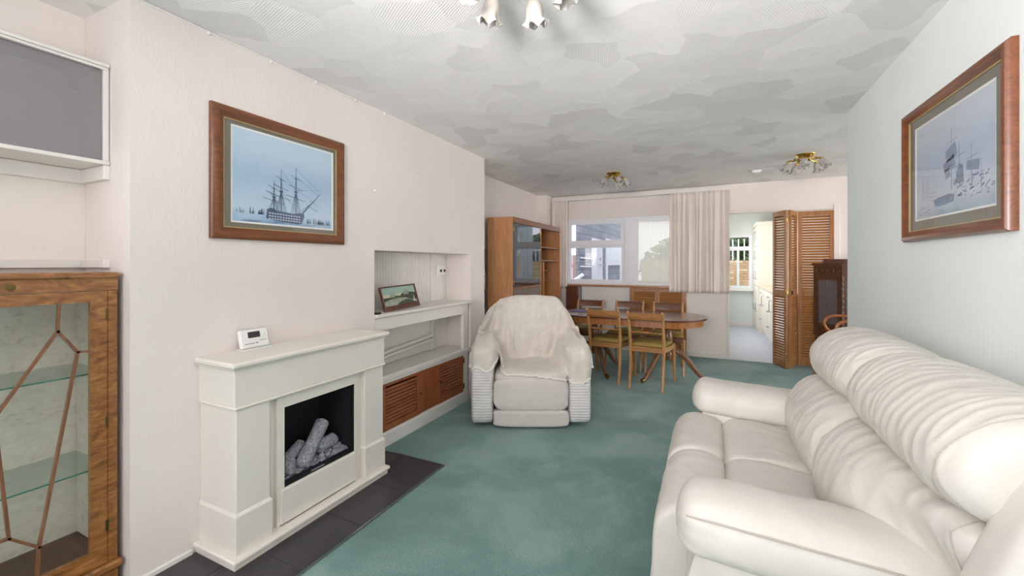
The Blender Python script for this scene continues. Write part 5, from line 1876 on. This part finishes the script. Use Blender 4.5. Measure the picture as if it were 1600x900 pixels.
# tall housing, base units and worktop
tu = thing('tall_kitchen_unit', 'tall cream kitchen cupboard beside the kitchen window', 'kitchen unit', (1.1, 9.6, .004))
m = MB(); m.box(.815, 9.14, .004, KX1 - .002, KY - .002, 2.06, .003); m.build('carcass', 'kitchen_cream', tu)
m = MB(); m.box(.775, 9.10, 2.06, KX1 - .002, KY - .002, 2.12, .015); m.build('cornice', 'kitchen_cream', tu)
for (z0, z1) in ((.10, .88), (.89, 1.30), (1.31, 1.66), (1.67, 2.05)):
    for (y0, y1) in ((9.15, 9.60), (9.61, 10.06)):
        m = MB(); m.box(.795, y0, z0, .815, y1, z1, .004); dr = m.build('door', 'kitchen_cream', tu)
        hz = (z0 + z1) / 2
        m = MB(); m.tube([(.795, y0 + .05, hz - .08), (.765, y0 + .05, hz - .07), (.765, y0 + .05, hz + .07), (.795, y0 + .05, hz + .08)], .006, 8); m.build('handle', 'steel', dr)
bw = thing('kitchen_worktop', 'beech edged kitchen worktop running beside the kitchen doorway', 'worktop', (1.1, 8.0, .87))
m = MB(); m.box(.815, 6.62, .872, KX1 - .002, 9.138, .908, .004); m.build('slab', 'worktop', bw)
spans = [(6.62, 7.02), (7.02, 7.5), (7.5, 8.0), (8.0, 8.55), (8.55, 9.135)]
lbs = ['cream base unit of the kitchen nearest to the doorway', 'cream base unit of the kitchen second from the doorway', 'cream kitchen base unit with drawers in middle of run', 'cream kitchen base unit fourth from the doorway', 'cream kitchen base unit next to the tall cupboard']
for k, (y0, y1) in enumerate(spans):
    bu = thing('kitchen_base_unit', lbs[k], 'kitchen unit', (1.15, (y0 + y1) / 2, .004), 0, 'cream kitchen base units')
    m = MB(); m.box(.850, y0 + .001, .13, KX1 - .004, y1 - .001, .871); m.build('carcass', 'kitchen_cream', bu)
    m = MB(); m.box(.90, y0 + .001, .004, KX1 - .01, y1 - .001, .13); m.build('plinth', 'kitchen_cream', bu)
    if k in (1, 3):
        rows_ = [(.14, .86)]
    else:
        rows_ = [(.14, .40), (.405, .63), (.635, .86)]
    for (z0, z1) in rows_:
        m = MB(); m.box(.830, y0 + .004, z0, .850, y1 - .004, z1, .004); dr = m.build('door' if len(rows_) == 1 else 'drawer', 'kitchen_cream', bu)
        if len(rows_) == 1:
            hp_ = [(.83, y1 - .06, .58), (.80, y1 - .06, .59), (.80, y1 - .06, .75), (.83, y1 - .06, .76)]
        else:
            yc_ = (y0 + y1) / 2; zc_ = (z0 + z1) / 2 + .04
            hp_ = [(.83, yc_ - .07, zc_), (.80, yc_ - .06, zc_), (.80, yc_ + .06, zc_), (.83, yc_ + .07, zc_)]
        m = MB(); m.tube(hp_, .006, 8); m.build('handle', 'steel', dr)

# ================================================================== OUTSIDE
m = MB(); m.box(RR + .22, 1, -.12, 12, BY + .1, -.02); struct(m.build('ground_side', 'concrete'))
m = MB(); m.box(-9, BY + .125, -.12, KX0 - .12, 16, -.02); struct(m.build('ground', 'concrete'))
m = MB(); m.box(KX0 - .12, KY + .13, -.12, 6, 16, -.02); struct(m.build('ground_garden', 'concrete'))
# block wall of the outbuilding along the side passage
ob = thing('outbuilding_wall', 'grey painted block wall of outbuilding seen through the dining window', 'outbuilding', (-2.25, 10, -.02))
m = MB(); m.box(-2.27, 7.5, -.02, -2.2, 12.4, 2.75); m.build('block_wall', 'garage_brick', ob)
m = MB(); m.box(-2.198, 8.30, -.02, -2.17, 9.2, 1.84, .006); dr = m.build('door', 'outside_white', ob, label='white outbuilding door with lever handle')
m = MB(); m.tube([(-2.17, 9.0, 1.30), (-2.13, 9.0, 1.30), (-2.13, 8.86, 1.30)], .014, 8); m.build('handle', 'steel', dr)
m = MB(); m.lathe([(.03, 0), (.03, .012), (.01, .016)], 12, c=(-2.17, 8.98, 1.42), M=Matrix.Rotation(R(90), 4, 'Y')); m.build('lock', 'steel', dr)
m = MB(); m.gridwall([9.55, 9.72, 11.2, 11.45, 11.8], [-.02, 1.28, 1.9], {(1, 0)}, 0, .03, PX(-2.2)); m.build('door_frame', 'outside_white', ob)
for z in (1.43, 1.27):
    m = MB(); m.tube([(-2.185, 7.52, z), (-2.185, 8.28, z - .015)], .012, 8); m.build('pipe', 'upvc', ob)
# boundary fence further off
fe = thing('garden_fence', 'pinkish brown board fence far beyond the outbuilding wall', 'fence', (-4.3, 13, -.02))
bm_ = MB(); bm_.box(-.055, -.01, 0, .055, .01, 1.62); bme = bm_.mesh('board', 'fence', 0)
for k in range(26):
    piece('board', bme, fe, (-.75 + k * .118 , 0 + (k % 2) * .012, 0))
m = MB(); m.box(-5.2, 13.025, 1.2, -2.2, 13.06, 1.28); m.build('rail', 'fence', fe)
m = MB(); m.tube([(-2.42, 7.1, .86), (-2.02, 7.1, 1.13)], .03, 8)
m.tube([(-2.25, 7.1, -.02), (-2.25, 7.1, .98)], .018, 8)
tag(m.build('hand_rail', 'upvc'), 'sloping white hand rail outside the left of the dining window', 'rail')
# garden wall: real bricks where the windows show it, brick material beyond
gw = thing('garden_wall', 'orange brick garden wall seen through the kitchen window', 'wall', (.8, 13, -.02))
m = MB(); m.box(-1.9, 13.02, -.02, .40, 13.2, 1.42); m.build('brick_run', 'garden_brick', gw)
m = MB(); m.box(1.45, 13.02, -.02, 4, 13.2, 1.42); m.build('brick_run', 'garden_brick', gw)
m = MB(); m.box(.40, 13.035, -.02, 1.45, 13.2, 1.40); m.build('mortar_bed', 'mortar', gw)
b1 = MB(); b1.box(-.1075, -.03, 0, .1075, .03, .065, .004); bm1 = b1.mesh('brick', 'brick1', 0)
b2 = MB(); b2.box(-.1075, -.03, 0, .1075, .03, .065, .004); bm2 = b2.mesh('brick', 'brick2', 0)
rn = random.Random(5)
for r_ in range(19):
    for c_ in range(5):
        x = .40 + .11 + c_ * .225 - .8 + (.1125 if r_ % 2 else 0) - .05
        if x + .8 > 1.36:
            continue
        piece('brick', rn.choice((bm1, bm1, bm2)), gw, (x, .048 + rn.uniform(-.003, .003), .01 + r_ * .075))
def bush(name, label, c, rx, ry, rz, n, mat, cat='hedge'):
    m = MB()
    rn = random.Random(n)
    for k in range(n):
        while True:
            p = Vector((rn.uniform(-1, 1), rn.uniform(-1, 1), rn.uniform(-1, 1)))
            if .5 < p.length < 1:
                break
        q = Vector((c[0] + p.x * rx, c[1] + p.y * ry, c[2] + p.z * rz))
        a = Vector((rn.uniform(-1, 1), rn.uniform(-1, 1), rn.uniform(-.6, .6))).normalized() * .10
        b = a.cross(Vector((rn.uniform(-1, 1), rn.uniform(-1, 1), 1))).normalized() * .055
        m.add([q - a, q + b, q + a, q - b], [(0, 1, 2, 3)])
    o = m.build(name, mat, None, smooth=0, fix=False)
    return tag(o, label, cat, None, 'stuff')
bush('hedge', 'green hedge growing behind the orange garden wall', (.5, 13.9, 1.15), 2.6, .5, 1.3, 7000, 'leaf')
bush('red_shrub', 'dark red leaved shrub above hedge in the kitchen window', (.7, 15.2, 1.5), 1.5, .45, 1.7, 3600, 'leaf_red', 'shrub')
m = MB()
for k in range(9):
    m.box(.25 + k * .14, 13.08, 1.42, .28 + k * .14, 13.11, 2.0)
m.box(.2, 13.07, 1.75, 1.5, 13.12, 1.79)
tag(m.build('trellis', 'upvc'), 'pale trellis standing along the top of garden wall', 'trellis', None, 'stuff')
